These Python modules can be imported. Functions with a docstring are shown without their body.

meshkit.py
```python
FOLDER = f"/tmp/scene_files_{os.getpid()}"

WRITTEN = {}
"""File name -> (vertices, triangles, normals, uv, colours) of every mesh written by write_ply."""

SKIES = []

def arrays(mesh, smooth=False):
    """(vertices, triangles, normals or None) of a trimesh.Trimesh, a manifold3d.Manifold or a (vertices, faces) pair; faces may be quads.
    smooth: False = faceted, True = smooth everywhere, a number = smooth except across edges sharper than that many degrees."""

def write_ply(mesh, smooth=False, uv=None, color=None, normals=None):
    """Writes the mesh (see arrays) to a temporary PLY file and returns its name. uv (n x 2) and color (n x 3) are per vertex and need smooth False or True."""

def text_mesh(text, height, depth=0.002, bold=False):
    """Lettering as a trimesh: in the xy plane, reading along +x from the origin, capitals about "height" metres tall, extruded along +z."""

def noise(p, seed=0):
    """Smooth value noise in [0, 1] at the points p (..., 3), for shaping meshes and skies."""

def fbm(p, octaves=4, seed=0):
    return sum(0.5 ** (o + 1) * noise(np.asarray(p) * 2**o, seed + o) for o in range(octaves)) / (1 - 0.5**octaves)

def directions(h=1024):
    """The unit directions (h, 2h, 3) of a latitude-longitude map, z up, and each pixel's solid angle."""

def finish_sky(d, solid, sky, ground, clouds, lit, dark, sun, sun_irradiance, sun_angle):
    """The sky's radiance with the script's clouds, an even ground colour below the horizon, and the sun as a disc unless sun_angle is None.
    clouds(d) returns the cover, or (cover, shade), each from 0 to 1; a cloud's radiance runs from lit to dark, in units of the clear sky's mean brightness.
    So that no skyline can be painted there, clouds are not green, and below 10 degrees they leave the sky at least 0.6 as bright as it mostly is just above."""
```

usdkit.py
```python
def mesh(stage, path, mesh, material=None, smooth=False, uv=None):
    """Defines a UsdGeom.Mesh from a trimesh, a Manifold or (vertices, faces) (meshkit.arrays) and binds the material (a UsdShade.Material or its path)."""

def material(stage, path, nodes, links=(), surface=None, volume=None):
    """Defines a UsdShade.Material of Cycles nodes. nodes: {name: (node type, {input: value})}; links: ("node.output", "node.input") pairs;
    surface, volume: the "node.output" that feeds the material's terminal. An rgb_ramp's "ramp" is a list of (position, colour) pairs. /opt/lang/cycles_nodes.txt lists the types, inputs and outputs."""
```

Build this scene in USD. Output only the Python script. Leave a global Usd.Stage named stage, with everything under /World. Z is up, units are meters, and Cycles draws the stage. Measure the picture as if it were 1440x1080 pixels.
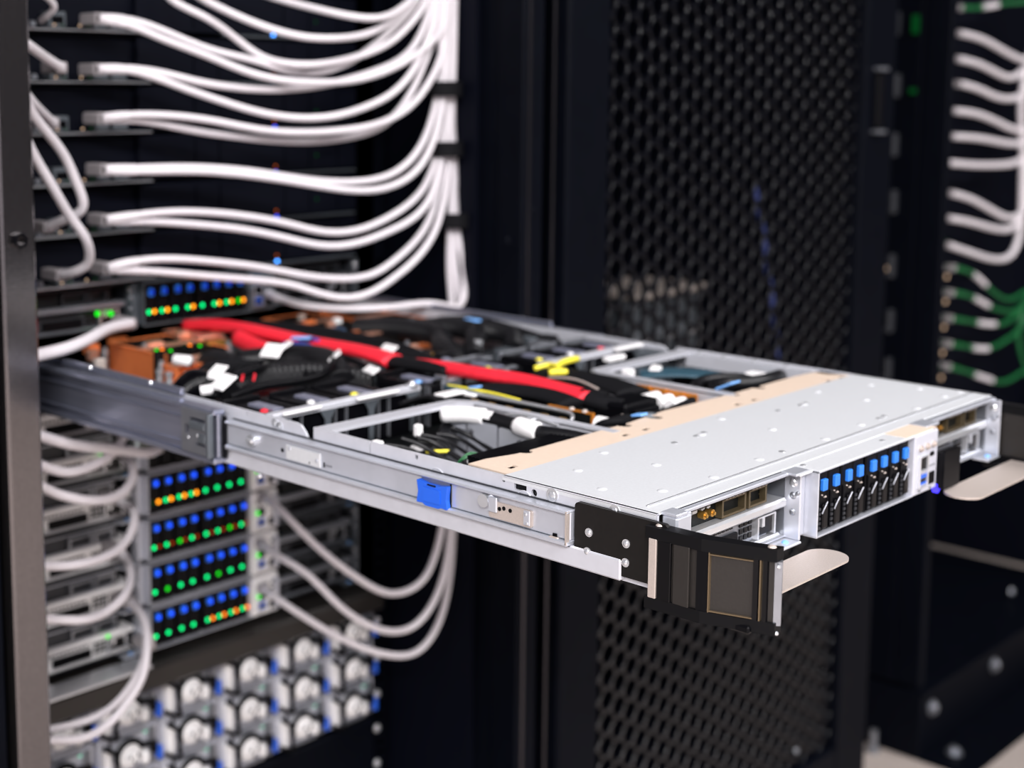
import math, random
import numpy as np, trimesh, usdkit, meshkit
from pxr import Usd, UsdGeom, UsdLux, UsdShade, Gf, Sdf
from shapely.geometry import Polygon, Point, LineString, box as sbox
from shapely.ops import unary_union
from scipy.interpolate import PchipInterpolator, CubicSpline

random.seed(7); rng = np.random.default_rng(7)
stage = Usd.Stage.CreateInMemory()
UsdGeom.SetStageUpAxis(stage, UsdGeom.Tokens.z); UsdGeom.SetStageMetersPerUnit(stage, 1.0)
UsdGeom.Xform.Define(stage, '/World'); UsdGeom.Scope.Define(stage, '/World/Looks')

# ------------------------------------------------------------------ camera, lights, exposure
Z0 = 0.85                                   # height of the pulled-out server's top above the floor; all lengths below are measured from that corner
CAM_C = np.array([-0.63835, -0.43938, 0.2321])
CAM_R = np.array([[0.70867, -0.705539, 0.001405], [-0.089837, -0.092211, -0.991679], [0.699797, 0.702646, -0.128731]])
FPX, CX, CY = 2007.80, 561.79, 383.68
EXPOSURE = 0.0
cam = UsdGeom.Camera.Define(stage, '/World/camera')
HA = 36.0
cam.CreateHorizontalApertureAttr(HA); cam.CreateVerticalApertureAttr(HA * 0.75)
cam.CreateFocalLengthAttr(FPX / 1440 * HA)
cam.CreateHorizontalApertureOffsetAttr((720 - CX) / 1440 * HA)
cam.CreateVerticalApertureOffsetAttr(-(540 - CY) / 1440 * HA)
cam.CreateFStopAttr(5.6); cam.CreateFocusDistanceAttr(0.81)
cam.CreateClippingRangeAttr(Gf.Vec2f(0.02, 60)); cam.CreateExposureAttr(EXPOSURE)
_m = np.eye(4); _m[0, :3], _m[1, :3], _m[2, :3] = CAM_R[0], -CAM_R[1], -CAM_R[2]; _m[3, :3] = CAM_C + [0, 0, Z0]
cam.AddTransformOp().Set(Gf.Matrix4d(_m.tolist()))

def rect_light(name, x, y, z, sx, sy, power, color=(1, 1, 1), rx=0, ry=0):
    l = UsdLux.RectLight.Define(stage, '/World/' + name)
    l.CreateWidthAttr(sx); l.CreateHeightAttr(sy); l.CreateIntensityAttr(power); l.CreateColorAttr(Gf.Vec3f(*color))
    x_ = UsdGeom.Xformable(l); x_.AddTranslateOp().Set(Gf.Vec3d(x, y, z))
    x_.AddRotateXYZOp().Set(Gf.Vec3f(rx, ry, 0))
LP = 37.0
LAMPS = [(-3.2, -.55, 1.), (-2.2, -1.9, 2.1), (-.7, -2.6, 1.2), (.9, -2.6, .8), (2.6, -2.2, .7), (-.35, -.9, .30), (1.3, -.8, .25), (-3.4, -3.0, 1.)]
for i, (x, y, k) in enumerate(LAMPS):                       # aisle ceiling panels; those left and behind added to stand in for a softbox
    rect_light('aisle_and_softbox_lamp' + ('_%03d' % i if i else ''), x, y, 2.62, 1.2, .6, LP * k, (1.0, 0.975, 0.99))
dome = UsdLux.DomeLight.Define(stage, '/World/dome'); dome.CreateIntensityAttr(0.02); dome.CreateColorAttr(Gf.Vec3f(.25, .3, .6))

# ------------------------------------------------------------------ helpers
def lin(c): return tuple(((v / 255) / 12.92 if v / 255 <= .04045 else ((v / 255 + .055) / 1.055) ** 2.4) for v in c)
M = {}
def mat(name, rgb, rough=.5, metal=0., noise=0., scale=60., bump=0., spec=.5, aniso=None, coat=0.):
    c = lin(rgb); n = {'p': ('principled_bsdf', {'base_color': c, 'roughness': rough, 'metallic': metal, 'specular_ior_level': spec, 'coat_weight': coat})}; l = []
    if noise or bump:
        n['t'] = ('texture_coordinate', {}); n['m'] = ('mapping', {'scale': aniso or (1, 1, 1)})
        n['n'] = ('noise_texture', {'scale': scale, 'detail': 4.0, 'roughness': .6}); l += [('t.object', 'm.vector'), ('m.vector', 'n.vector')]
        if noise:
            n['r'] = ('rgb_ramp', {'ramp': [(.3, tuple(v * (1 - noise) for v in c)), (.7, tuple(min(1, v * (1 + noise)) for v in c))]})
            l += [('n.fac', 'r.fac'), ('r.color', 'p.base_color')]
        if bump:
            n['b'] = ('bump', {'strength': bump, 'distance': .0006}); l += [('n.fac', 'b.height'), ('b.normal', 'p.normal')]
    M[name] = usdkit.material(stage, '/World/Looks/' + name, n, l, surface='p.BSDF')
def glow(name, rgb, k): M[name] = usdkit.material(stage, '/World/Looks/' + name, {'e': ('emission', {'color': lin(rgb), 'strength': k})}, surface='e.emission')

mat('rack_paint', (6, 8, 15), .5, 0, .12, 40, .1, spec=.05)
mat('mesh_paint', (4, 5, 11), .3, 0, 0, 40, 0, spec=.4)
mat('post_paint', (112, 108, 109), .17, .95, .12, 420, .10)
mat('edge_highlight', (66, 64, 68), .22, .9)  # metal of the strips that stand for highlights on the post edges
mat('dim_grey', (40, 42, 47), .5)
mat('rack_dark', (6, 8, 18), .6, spec=.08)
mat('cover_steel', (206, 208, 211), .5, .25, .035, 500, .10)
mat('side_steel', (200, 201, 208), .38, .3, .05, 60, .05, aniso=(30, 1, 1))
mat('zinc', (200, 203, 212), .3, .55, .07, 35, .04)
mat('rail_dark', (158, 162, 180), .3, .8, .08, 30, .03, aniso=(1, .15, 6))
mat('bright_steel', (222, 224, 228), .24, .75)
mat('grey_metal', (150, 153, 160), .36, .8, .06, 80)
mat('dull_grey', (92, 98, 104), .45, .5)
mat('cream_film', (208, 188, 170), .55, 0, .03, 300, .35)
mat('tab_metal', (196, 184, 176), .5, .5, .06, 900, .2)
mat('bronze_black', (27, 25, 24), .42, .3, .12, 300, .2, spec=.25)
mat('handle_panel', (46, 43, 41), .38, .4, .08, 700, .2)
mat('black_plastic', (6, 6, 9), .42, 0, 0, 1, 0, spec=.12)
mat('handle_black', (12, 12, 14), .45, 0, 0, 1, 0, spec=.12)
mat('black_gloss', (6, 6, 9), .22, spec=.2)
mat('black_cloth', (15, 15, 18), .7, 0, .35, 900, .7, spec=.12)
mat('black_hose', (15, 15, 18), .38, 0, .2, 300, .3, spec=.4)
mat('white_cable', (217, 211, 215), .42)
mat('plug_clear', (150, 144, 146), .35)
mat('grey_cable', (180, 170, 173), .45)
mat('white_plastic', (238, 236, 236), .4)
mat('panel_white', (186, 187, 196), .4, .1)
mat('label_grey', (126, 128, 146), .35, .3, .25, 500)
mat('copper', (255, 138, 80), .34, .35, .1, 60)
mat('cage_metal', (100, 88, 66), .35, .6)
mat('brass_dim', (116, 100, 78), .35, .6)
mat('copper_pale', (236, 176, 150), .35, .8)
mat('red_sleeve', (226, 34, 52), .55, 0, .08, 200, .2)
mat('blue_plastic', (30, 92, 208), .38)
mat('blue_button', (44, 118, 214), .3)
mat('blue_tab', (120, 176, 240), .4)
mat('blue_ribbon', (38, 58, 140), .4)
mat('yellow', (232, 218, 60), .5)
mat('gold', (206, 160, 82), .3, .85)
mat('amber_edge', (196, 122, 44), .4, .3)
mat('circuit', (13, 16, 17), .45, 0, .4, 400, spec=.25)
mat('teal_ribbon', (44, 74, 88), .45, 0, .35, 600, .6, aniso=(1, .1, 8))
mat('green_cable', (16, 96, 48), .4)
mat('concrete', (166, 155, 148), .7, 0, .4, 380, .3)
mat('wall_paint', (150, 150, 156), .7)
mat('wall_dark', (34, 35, 44), .7)
mat('ceiling_paint', (70, 70, 78), .8)
mat('lilac_print', (150, 130, 200), .5)
mat('blue_cord', (70, 84, 150), .4, 0, .4, 200)
glow('led_green', (0, 228, 120), 3.0); glow('led_lime', (20, 215, 30), 2.2); glow('led_amber', (255, 150, 24), 3.4); glow('led_orange', (255, 126, 30), 3.0)
glow('led_blue', (26, 78, 255), 2.4); glow('led_ice', (70, 150, 255), 6.0); glow('led_rust', (190, 70, 14), 1.0); glow('led_dim_green', (30, 150, 70), .16)
glow('led_blue_dim', (14, 40, 190), 1.3); glow('led_violet', (72, 62, 255), 2.2); glow('led_mint', (120, 235, 190), 1.4); glow('led_dim_orange', (200, 90, 20), .9); glow('led_warm', (255, 215, 180), .9)

used = {}
def numbered(parent, name):
    k = (parent, name); n = used.get(k, 0); used[k] = n + 1
    return name if n == 0 else '%s_%03d' % (name, n)
LOC = {}
def thing(name, label, cat, loc, group=None, kind=None):
    p = '/World/' + numbered('/World', name); x = UsdGeom.Xform.Define(stage, p); loc = np.array(loc, float)
    x.AddTranslateOp().Set(Gf.Vec3d(loc[0], loc[1], loc[2] + Z0)); LOC[p] = loc
    d = x.GetPrim()
    for k, v in (('label', label), ('category', cat), ('group', group), ('kind', kind)):
        if v: d.SetCustomDataByKey(k, v)
    return p
SPLIT = {'bay_wall', 'blue_port', 'board_part', 'cap_pin', 'catch_tongue', 'clip_bracket', 'display_socket', 'end_stop', 'face_rib', 'fan_clip', 'front_lip', 'inner_wall', 'keeper_strap', 'latch_tongue', 'pivot_pin', 'rail_hole', 'rail_tab', 'shelf_bar', 'socket_slot', 'solder_bump', 'strut_fin', 'well_floor_plate', 'white_plug', 'card_fin'}
PRINT = {'panel_print', 'white_print', 'rail_print', 'spring_finger'}      # flat print and hair-fine rows
def clusters(mesh):
    """the separate pieces of a mesh (pieces whose bounds touch stay together)"""
    c = trimesh.graph.connected_components(mesh.faces[:, [0, 1, 1, 2]].reshape(-1, 2), nodes=np.arange(len(mesh.vertices)))
    lab = np.zeros(len(mesh.vertices), int); bb = []
    for i, k in enumerate(c): lab[k] = i; bb.append((mesh.vertices[k].min(0) - .0003, mesh.vertices[k].max(0) + .0003))
    own = list(range(len(c)))
    for i in range(len(c)):
        for j in range(i):
            if (bb[i][0] <= bb[j][1]).all() and (bb[j][0] <= bb[i][1]).all() and own[i] != own[j]: own = [own[j] if o == own[i] else o for o in own]
    fl = np.array(own)[lab[mesh.faces[:, 0]]]
    return [trimesh.Trimesh(*_compact(mesh.vertices, mesh.faces[fl == o]), process=False) for o in dict.fromkeys(own)]
def _compact(v, f):
    u, inv = np.unique(f, return_inverse=True); return v[u], inv.reshape(f.shape)
def part(parent, name, mesh, m, smooth=False, label=None, kind=None):
    """one Mesh prim under parent (a path); coordinates are the measured ones, brought to the thing's own base here"""
    if name in SPLIT and kind is None:
        ms = clusters(mesh); paths = [part(parent, name, m_, m, smooth, label, 'whole') for m_ in ms]; return paths[0]
    if name in PRINT: kind = 'stuff'
    if kind == 'whole': kind = None
    p = parent + '/' + numbered(parent, name); top = '/'.join(parent.split('/')[:3])
    v, f = mesh.vertices - LOC[top], mesh.faces
    g = usdkit.mesh(stage, p, trimesh.Trimesh(v, f, process=False), M[m], smooth=smooth)
    if label: g.GetPrim().SetCustomDataByKey('label', label)
    if kind: g.GetPrim().SetCustomDataByKey('kind', kind)
    return p
def struct(name, mesh, m):
    p = '/World/' + numbered('/World', name); mesh = mesh.copy(); mesh.apply_translation([0, 0, Z0])
    g = usdkit.mesh(stage, p, mesh, M[m]); g.GetPrim().SetCustomDataByKey('kind', 'structure'); g.GetPrim().SetCustomDataByKey('label', name.replace('_', ' ') + ' of the server room'); return p
def dup(src, delta, label):
    loc = LOC[src] + np.array(delta); n = src.split('/')[-1]; was = stage.GetPrimAtPath(src).GetCustomData()
    base = n[:-4] if n[-4:-3] == '_' and n[-3:].isdigit() else n
    p = '/World/' + numbered('/World', base); x = UsdGeom.Xform.Define(stage, p); x.AddTranslateOp().Set(Gf.Vec3d(loc[0], loc[1], loc[2] + Z0)); LOC[p] = loc
    d = x.GetPrim(); d.GetReferences().AddInternalReference(src); d.SetInstanceable(True)
    d.SetCustomDataByKey('label', label); d.SetCustomDataByKey('category', was['category'])
    if 'group' in was: d.SetCustomDataByKey('group', was['group'])
    return p

_cube = np.array([(x, y, z) for x in (0, 1) for y in (0, 1) for z in (0, 1)], float)
_cf = np.array([(0, 1, 3), (0, 3, 2), (4, 6, 7), (4, 7, 5), (0, 4, 5), (0, 5, 1), (2, 3, 7), (2, 7, 6), (0, 2, 6), (0, 6, 4), (1, 5, 7), (1, 7, 3)])
def bx(x0, x1, y0, y1, z0, z1, b=0.):
    lo, hi = np.minimum((x0, y0, z0), (x1, y1, z1)), np.maximum((x0, y0, z0), (x1, y1, z1)); s = hi - lo
    if b <= 0: return trimesh.Trimesh(lo + _cube * s, _cf, process=False)
    b = min(b, s.min() * .45); P = []
    for c in _cube:
        q, sg = lo + c * s, 1 - 2 * c
        for k in range(3):
            d = sg * b; d[k] = 0; P.append(q + d)
    return trimesh.convex.convex_hull(np.array(P))
def join(*ms):
    ms = [m for g in ms for m in (g if isinstance(g, (list, tuple)) else [g])]
    return trimesh.util.concatenate(ms)
AX = {'x': ([0, 0, 1], [1, 0, 0], [0, 1, 0]), 'y': ([1, 0, 0], [0, 0, 1], [0, 1, 0]), 'z': ([1, 0, 0], [0, 1, 0], [0, 0, 1])}
def prism(poly, axis, lo, hi):
    """extrudes a shapely polygon: axis z -> poly is (x, y); axis x -> poly is (y, z); axis y -> poly is (x, z)"""
    gs = getattr(poly, 'geoms', [poly]); out = []
    for g in gs:
        m = trimesh.creation.extrude_polygon(g, hi - lo, engine='earcut'); v = m.vertices.copy(); f = m.faces
        if axis == 'z': w = np.c_[v[:, 0], v[:, 1], v[:, 2] + lo]
        elif axis == 'x': w = np.c_[v[:, 2] + lo, v[:, 0], v[:, 1]]
        else: w = np.c_[v[:, 0], v[:, 2] + lo, v[:, 1]]; f = f[:, ::-1]
        out.append(trimesh.Trimesh(w, f, process=False))
    return join(out)
def poly(*p): return Polygon(p)
def rpoly(x0, x1, y0, y1, r): return sbox(x0 + r, y0 + r, x1 - r, y1 - r).buffer(r, quad_segs=5)
def cyl(c, axis, r, h, n=16, r2=None, b=0.):
    """cylinder or cone from c along +axis, with a bevelled far edge"""
    r2 = r if r2 is None else r2; a = np.arange(n) * 2 * np.pi / n
    pr = [(r, 0), (r2, h)] if not b else [(r, 0), (r2, h - b), (r2 - b, h)]
    V = [np.c_[q * np.cos(a), q * np.sin(a), np.full(n, z)] for q, z in pr]; V = np.vstack(V + [[[0, 0, 0], [0, 0, h]]]); F = []
    k = len(pr); i = np.arange(n); j = (i + 1) % n
    for s in range(k - 1):
        F += [np.c_[s * n + i, s * n + j, (s + 1) * n + j], np.c_[s * n + i, (s + 1) * n + j, (s + 1) * n + i]]
    F += [np.c_[np.full(n, k * n), j, i], np.c_[np.full(n, k * n + 1), (k - 1) * n + i, (k - 1) * n + j]]
    F = np.vstack(F); sg = 1
    if axis[0] == '-': V = V * [1, 1, -1]; F = F[:, ::-1]; axis = axis[1]
    if axis == 'x': V = V[:, [2, 0, 1]]
    elif axis == 'y': V = V[:, [1, 2, 0]]
    return trimesh.Trimesh(V + c, F, process=False)
def dome(c, axis, r, h, n=14):
    P = [(r, 0), (r * .86, h * .5), (r * .5, h * .87)]; a = np.arange(n) * 2 * np.pi / n
    V = np.vstack([np.c_[q * np.cos(a), q * np.sin(a), np.full(n, z)] for q, z in P] + [[[0, 0, h]]]); i = np.arange(n); j = (i + 1) % n; F = []
    for s in range(2): F += [np.c_[s * n + i, s * n + j, (s + 1) * n + j], np.c_[s * n + i, (s + 1) * n + j, (s + 1) * n + i]]
    F = np.vstack(F + [np.c_[2 * n + i, 2 * n + j, np.full(n, 3 * n)]])
    if axis[0] == '-': V = V * [1, 1, -1]; F = F[:, ::-1]; axis = axis[1]
    if axis == 'x': V = V[:, [2, 0, 1]]
    elif axis == 'y': V = V[:, [1, 2, 0]]
    return trimesh.Trimesh(V + c, F, process=False)
def smooth_path(pts, n=40):
    p = np.array(pts, float)
    if len(p) == 2: return p[0] + (p[1] - p[0]) * np.linspace(0, 1, max(2, n // 4))[:, None]
    t = np.r_[0, np.cumsum(np.linalg.norm(np.diff(p, axis=0), axis=1) ** .7)]
    return CubicSpline(t, p, bc_type='natural')(np.linspace(0, t[-1], n))
def tube(pts, r, n=40, sides=10, rz=None, raw=False, ridges=0):
    """a swept tube; rz makes it a flat band r wide and rz thick; ridges corrugates it"""
    p = np.array(pts, float) if raw else smooth_path(pts, n); T = np.gradient(p, axis=0); T /= np.linalg.norm(T, axis=1, keepdims=True) + 1e-12
    up = np.array([0, 0, 1.]); A = []; prev = None
    for t in T:
        if prev is None:
            a = np.cross(t, up); a = a if np.linalg.norm(a) > .2 else np.cross(t, [1., 0, 0])
        else: a = prev - t * (prev @ t)
        a /= np.linalg.norm(a); prev = a; A.append(a)
    A = np.array(A); B = np.cross(T, A); an = np.arange(sides) * 2 * np.pi / sides; k = len(p)
    rr = np.broadcast_to(r, (k,)).astype(float).copy(); r2 = rr if rz is None else np.broadcast_to(rz, (k,))
    if ridges: rr = rr * (1 + .07 * (np.arange(k) % 2)); r2 = rr if rz is None else r2
    V = p[:, None] + rr[:, None, None] * np.cos(an)[None, :, None] * A[:, None] + np.asarray(r2)[:, None, None] * np.sin(an)[None, :, None] * B[:, None]
    V = np.vstack([V.reshape(-1, 3), p[0], p[-1]]); F = []; i = np.arange(sides); j = (i + 1) % sides
    for s in range(k - 1):
        a, b = s * sides, (s + 1) * sides; F += [np.c_[a + i, a + j, b + j], np.c_[a + i, b + j, b + i]]
    F += [np.c_[np.full(sides, k * sides), j, i], np.c_[np.full(sides, k * sides + 1), (k - 1) * sides + i, (k - 1) * sides + j]]
    return trimesh.Trimesh(V, np.vstack(F), process=False)
def ray(u, v): return CAM_R.T @ np.array([(u - CX) / FPX, (v - CY) / FPX, 1.])
def at(u, v, y):
    """the point of the plane y = const that the photograph shows at pixel u, v"""
    d = ray(u, v); return CAM_C + d * (y - CAM_C[1]) / d[1]
def flat(u, v, z):
    d = ray(u, v); return CAM_C + d * (z - CAM_C[2]) / d[2]

# ------------------------------------------------------------------ the room
FL = -Z0
RX0, RX1, RY0, RY1, RH = -4.6, 4.8, -4.4, 2.2, 2.66
struct('floor', bx(RX0, RX1, RY0, RY1, FL - .05, FL), 'concrete')
struct('ceiling', bx(RX0, RX1, RY0, RY1, FL + RH, FL + RH + .05), 'ceiling_paint')
struct('wall_left', bx(RX0 - .05, RX0, RY0, RY1, FL, FL + RH), 'wall_paint')
struct('wall_right', bx(RX1, RX1 + .05, RY0, RY1, FL, FL + RH), 'wall_dark')
struct('wall_back', bx(RX0, RX1, RY1, RY1 + .05, FL, FL + RH), 'wall_paint')
struct('wall_front', bx(RX0, RX1, RY0 - .05, RY0, FL, FL + RH), 'wall_dark')

# ------------------------------------------------------------------ racks
FY, RY, BACK, TOP = .52, .70, 1.55, 1.25       # front of the frames, mounting rails, back, top
def hex_nut(c, r=.006):
    a = np.arange(6) * math.pi / 3 + .3
    ring = Polygon([(c[0] + r * math.cos(t), c[2] + r * math.sin(t)) for t in a]).difference(Point(c[0], c[2]).buffer(r * .58))
    return prism(ring, 'y', c[1] - .005, c[1])
def frame_post(x0, x1, inner):
    """a folded sheet-metal post: front face, inner return and a groove"""
    w = x1 - x0
    return join(bx(x0, x1, FY, FY + .035, FL, TOP, .002), bx(x0 + w * .12, x1 - w * .12, FY + .035, FY + .09, FL, TOP, .002))
# our rack
r1 = thing('server_rack', 'black open-front server rack that the silver server slides out of', 'server rack', (.217, 1.0, FL))
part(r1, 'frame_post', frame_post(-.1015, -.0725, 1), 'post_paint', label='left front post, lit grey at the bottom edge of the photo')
part(r1, 'hinge_strip', bx(-.20, -.1085, FY + .004, FY + .03, FL, TOP, .002), 'rack_paint', label='dark strip left of the front post')
part(r1, 'frame_post', join(frame_post(.497, .531, -1)), 'rack_paint', label='right front post')
for u in (735.5, 768): q = at(u, 900, FY - .001)[0]; part(r1, 'post_edge', bx(q - .0022, q + .0022, FY - .002, FY + .001, FL, TOP, .0008), 'edge_highlight')  # thin strips added as the highlight along the post edge
part(r1, 'tie_rod', tube([at(580, 400, .72), at(581, 800, .72), at(581, 960, .72)], .0030, 8, 8), 'tab_metal', smooth=True)
part(r1, 'side_panel', bx(-.112, -.107, FY + .03, BACK, FL, TOP), 'rack_dark')
part(r1, 'side_panel', bx(.536, .541, FY + .03, BACK, FL, TOP), 'rack_paint')
part(r1, 'back_panel', bx(-.107, .536, BACK - .01, BACK, FL, TOP), 'rack_dark')
part(r1, 'roof_panel', bx(-.112, .541, FY, BACK, TOP, TOP + .03), 'rack_paint')
part(r1, 'plinth', bx(-.10, .53, FY + .01, BACK, FL, FL + .06), 'rack_paint')
part(r1, 'inner_wall', join(bx(.49, .496, FY + .06, 1.3, FL + .06, TOP), bx(.472, .476, RY, RY + .05, FL + .06, TOP)), 'rack_dark')
part(r1, 'frame_nut', hex_nut(at(25, 338, FY), .0062), 'black_gloss')
def rail_col(x0, x1):
    body = sbox(x0, FL + .06, x1, TOP); hs = []
    for k in range(-9, 10):
        for dz in (-.0159, 0, .0159): hs.append(sbox(x0 + (x1 - x0) / 2 - .0042, -.378 + .04445 * k + dz - .0042, x0 + (x1 - x0) / 2 + .0042, -.378 + .04445 * k + dz + .0042))
    return prism(body.difference(unary_union(hs)), 'y', RY, RY + .003)
part(r1, 'mounting_rail', join(rail_col(-.034, -.010), bx(-.034, -.031, RY, RY + .08, FL + .06, TOP)), 'rack_paint')
part(r1, 'mounting_rail', join(rail_col(.4575, .474), bx(.472, .474, RY, RY + .08, FL + .06, TOP)), 'rack_paint')
for z in (-.378, -.4225, -.4665, -.5085, -.5515):
    part(r1, 'rail_screw', dome((.4600, RY, z), '-y', .0052, .004), 'bright_steel')
for u, v in ((714, 338), (750, 296)): part(r1, 'post_screw', dome(at(u, v, FY), '-y', .004, .002), 'rack_paint')

# the neighbour with the closed mesh door
r2 = thing('server_rack', 'black server rack whose door is a closed honeycomb mesh', 'server rack', (.925, 1.0, FL))
X0, X1, PX0, PX1 = .556, 1.294, .629, 1.203
part(r2, 'carcass', join(bx(X0 - .004, X0 + .004, FY + .05, BACK, FL + .06, TOP), bx(X1 - .01, X1 - .002, FY + .05, BACK, FL + .06, TOP), bx(X0, X1, BACK - .01, BACK, FL, TOP), bx(X0, X1, FY + .03, BACK, FL, FL + .06), bx(X0 - .01, X1, FY, BACK, TOP, TOP + .03)), 'rack_dark')
part(r2, 'door_frame', join(bx(X0, PX0, FY - .012, FY + .018, FL + .05, TOP - .01, .003), bx(PX1, X1, FY - .012, FY + .018, FL + .05, TOP - .01, .003), bx(PX0, PX1, FY - .012, FY + .018, FL + .05, FL + .13, .003), bx(PX0, PX1, FY - .012, FY + .018, TOP - .06, TOP - .01, .003)), 'rack_paint')
def perforated(x0, x1, z0, z1, dx, p, r, y0, y1):
    """a sheet of round holes in staggered columns, each in its own six-sided cell, with a rolled front rim"""
    nx, nz = int(round((x1 - x0) / dx)), int(round((z1 - z0) / p)); dx = (x1 - x0) / nx
    hv = [((dx * dx + p * p / 4) / (2 * dx), 0), ((dx * dx - p * p / 4) / (2 * dx), p / 2), (-(dx * dx - p * p / 4) / (2 * dx), p / 2)]; hv += [(-a, -b) for a, b in hv]
    out = np.array([np.array(hv[k]) * (1 - s / 3) + np.array(hv[(k + 1) % 6]) * s / 3 for k in range(6) for s in range(3)]); n = 18
    circ = out / np.linalg.norm(out, axis=1, keepdims=True) * r
    rings = [(out, y0), (circ * 1.03, y0), (circ * .985, y0 + .0008), (circ * .96, y0 + .0022), (circ * .96, y1), (out, y1)]
    V = np.vstack([np.c_[c[:, 0], np.full(n, y), c[:, 1]] for c, y in rings]); i = np.arange(n); j = (i + 1) % n; F = []
    for s in range(5): F += [np.c_[s * n + i, s * n + j, (s + 1) * n + j], np.c_[s * n + i, (s + 1) * n + j, (s + 1) * n + i]]
    F = np.vstack(F); C_ = np.array([(x0 + (c + .5) * dx, z0 + (k + (.5 if c % 2 else 1.)) * p) for c in range(nx) for k in range(nz - 1)])
    VV = (V[None] + np.c_[C_[:, 0], np.zeros(len(C_)), C_[:, 1]][:, None]).reshape(-1, 3)
    return trimesh.Trimesh(VV, (F[None] + (np.arange(len(C_)) * len(V))[:, None, None]).reshape(-1, 3), process=False)
part(r2, 'mesh_panel', perforated(PX0, PX1, FL + .1, TOP - .03, .0226, .0283, .0121, FY, FY + .0065), 'mesh_paint', label='honeycomb perforated door sheet')
hz0, hz1 = at(1231, 185, FY - .012)[2], at(1235, 97, FY - .012)[2]; hx = at(1232, 140, FY - .012)[0]
part(r2, 'door_handle', join(bx(hx - .008, hx + .010, FY - .020, FY - .010, hz0 + .006, hz1 - .006, .003)), 'black_plastic')
for z in (hz0, hz1): part(r2, 'handle_cap', bx(hx - .010, hx + .012, FY - .024, FY - .010, z - .0025, z + .0025, .001), 'grey_metal')
part(r2, 'door_screw', dome(at(1120, 1056, FY), '-y', .005, .003), 'grey_metal')
# things standing behind the mesh
t = thing('blade_server', 'pale blade unit glimpsed through the honeycomb door', 'server', (.86, .60, -.15))
for k in range(3): part(t, 'module_face', bx(.80 + .052 * k, .848 + .052 * k, .60, .70, -.125, -.030, .004), 'dull_grey')
part(t, 'top_strip', bx(.795, .957, .585, .70, -.029, -.021, .002), 'tab_metal')
part(t, 'base_strip', bx(.795, .957, .59, .70, -.131, -.126, .002), 'grey_metal')
for k in range(3): part(t, 'release_latch', bx(.812 + .052 * k, .836 + .052 * k, .585, .602, -.085, -.072, .003), 'bright_steel')
t = thing('blue_cord', 'speckled blue cord hanging behind the honeycomb door', 'cable', tuple(at(1073, 330, .56)))
part(t, 'cord_jacket', tube([at(1060, 260, .56), at(1073, 330, .56), at(1082, 400, .56), at(1089, 450, .56), at(1092, 540, .56), at(1094, 700, .56)], .0042, 50), 'blue_cord')

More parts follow.
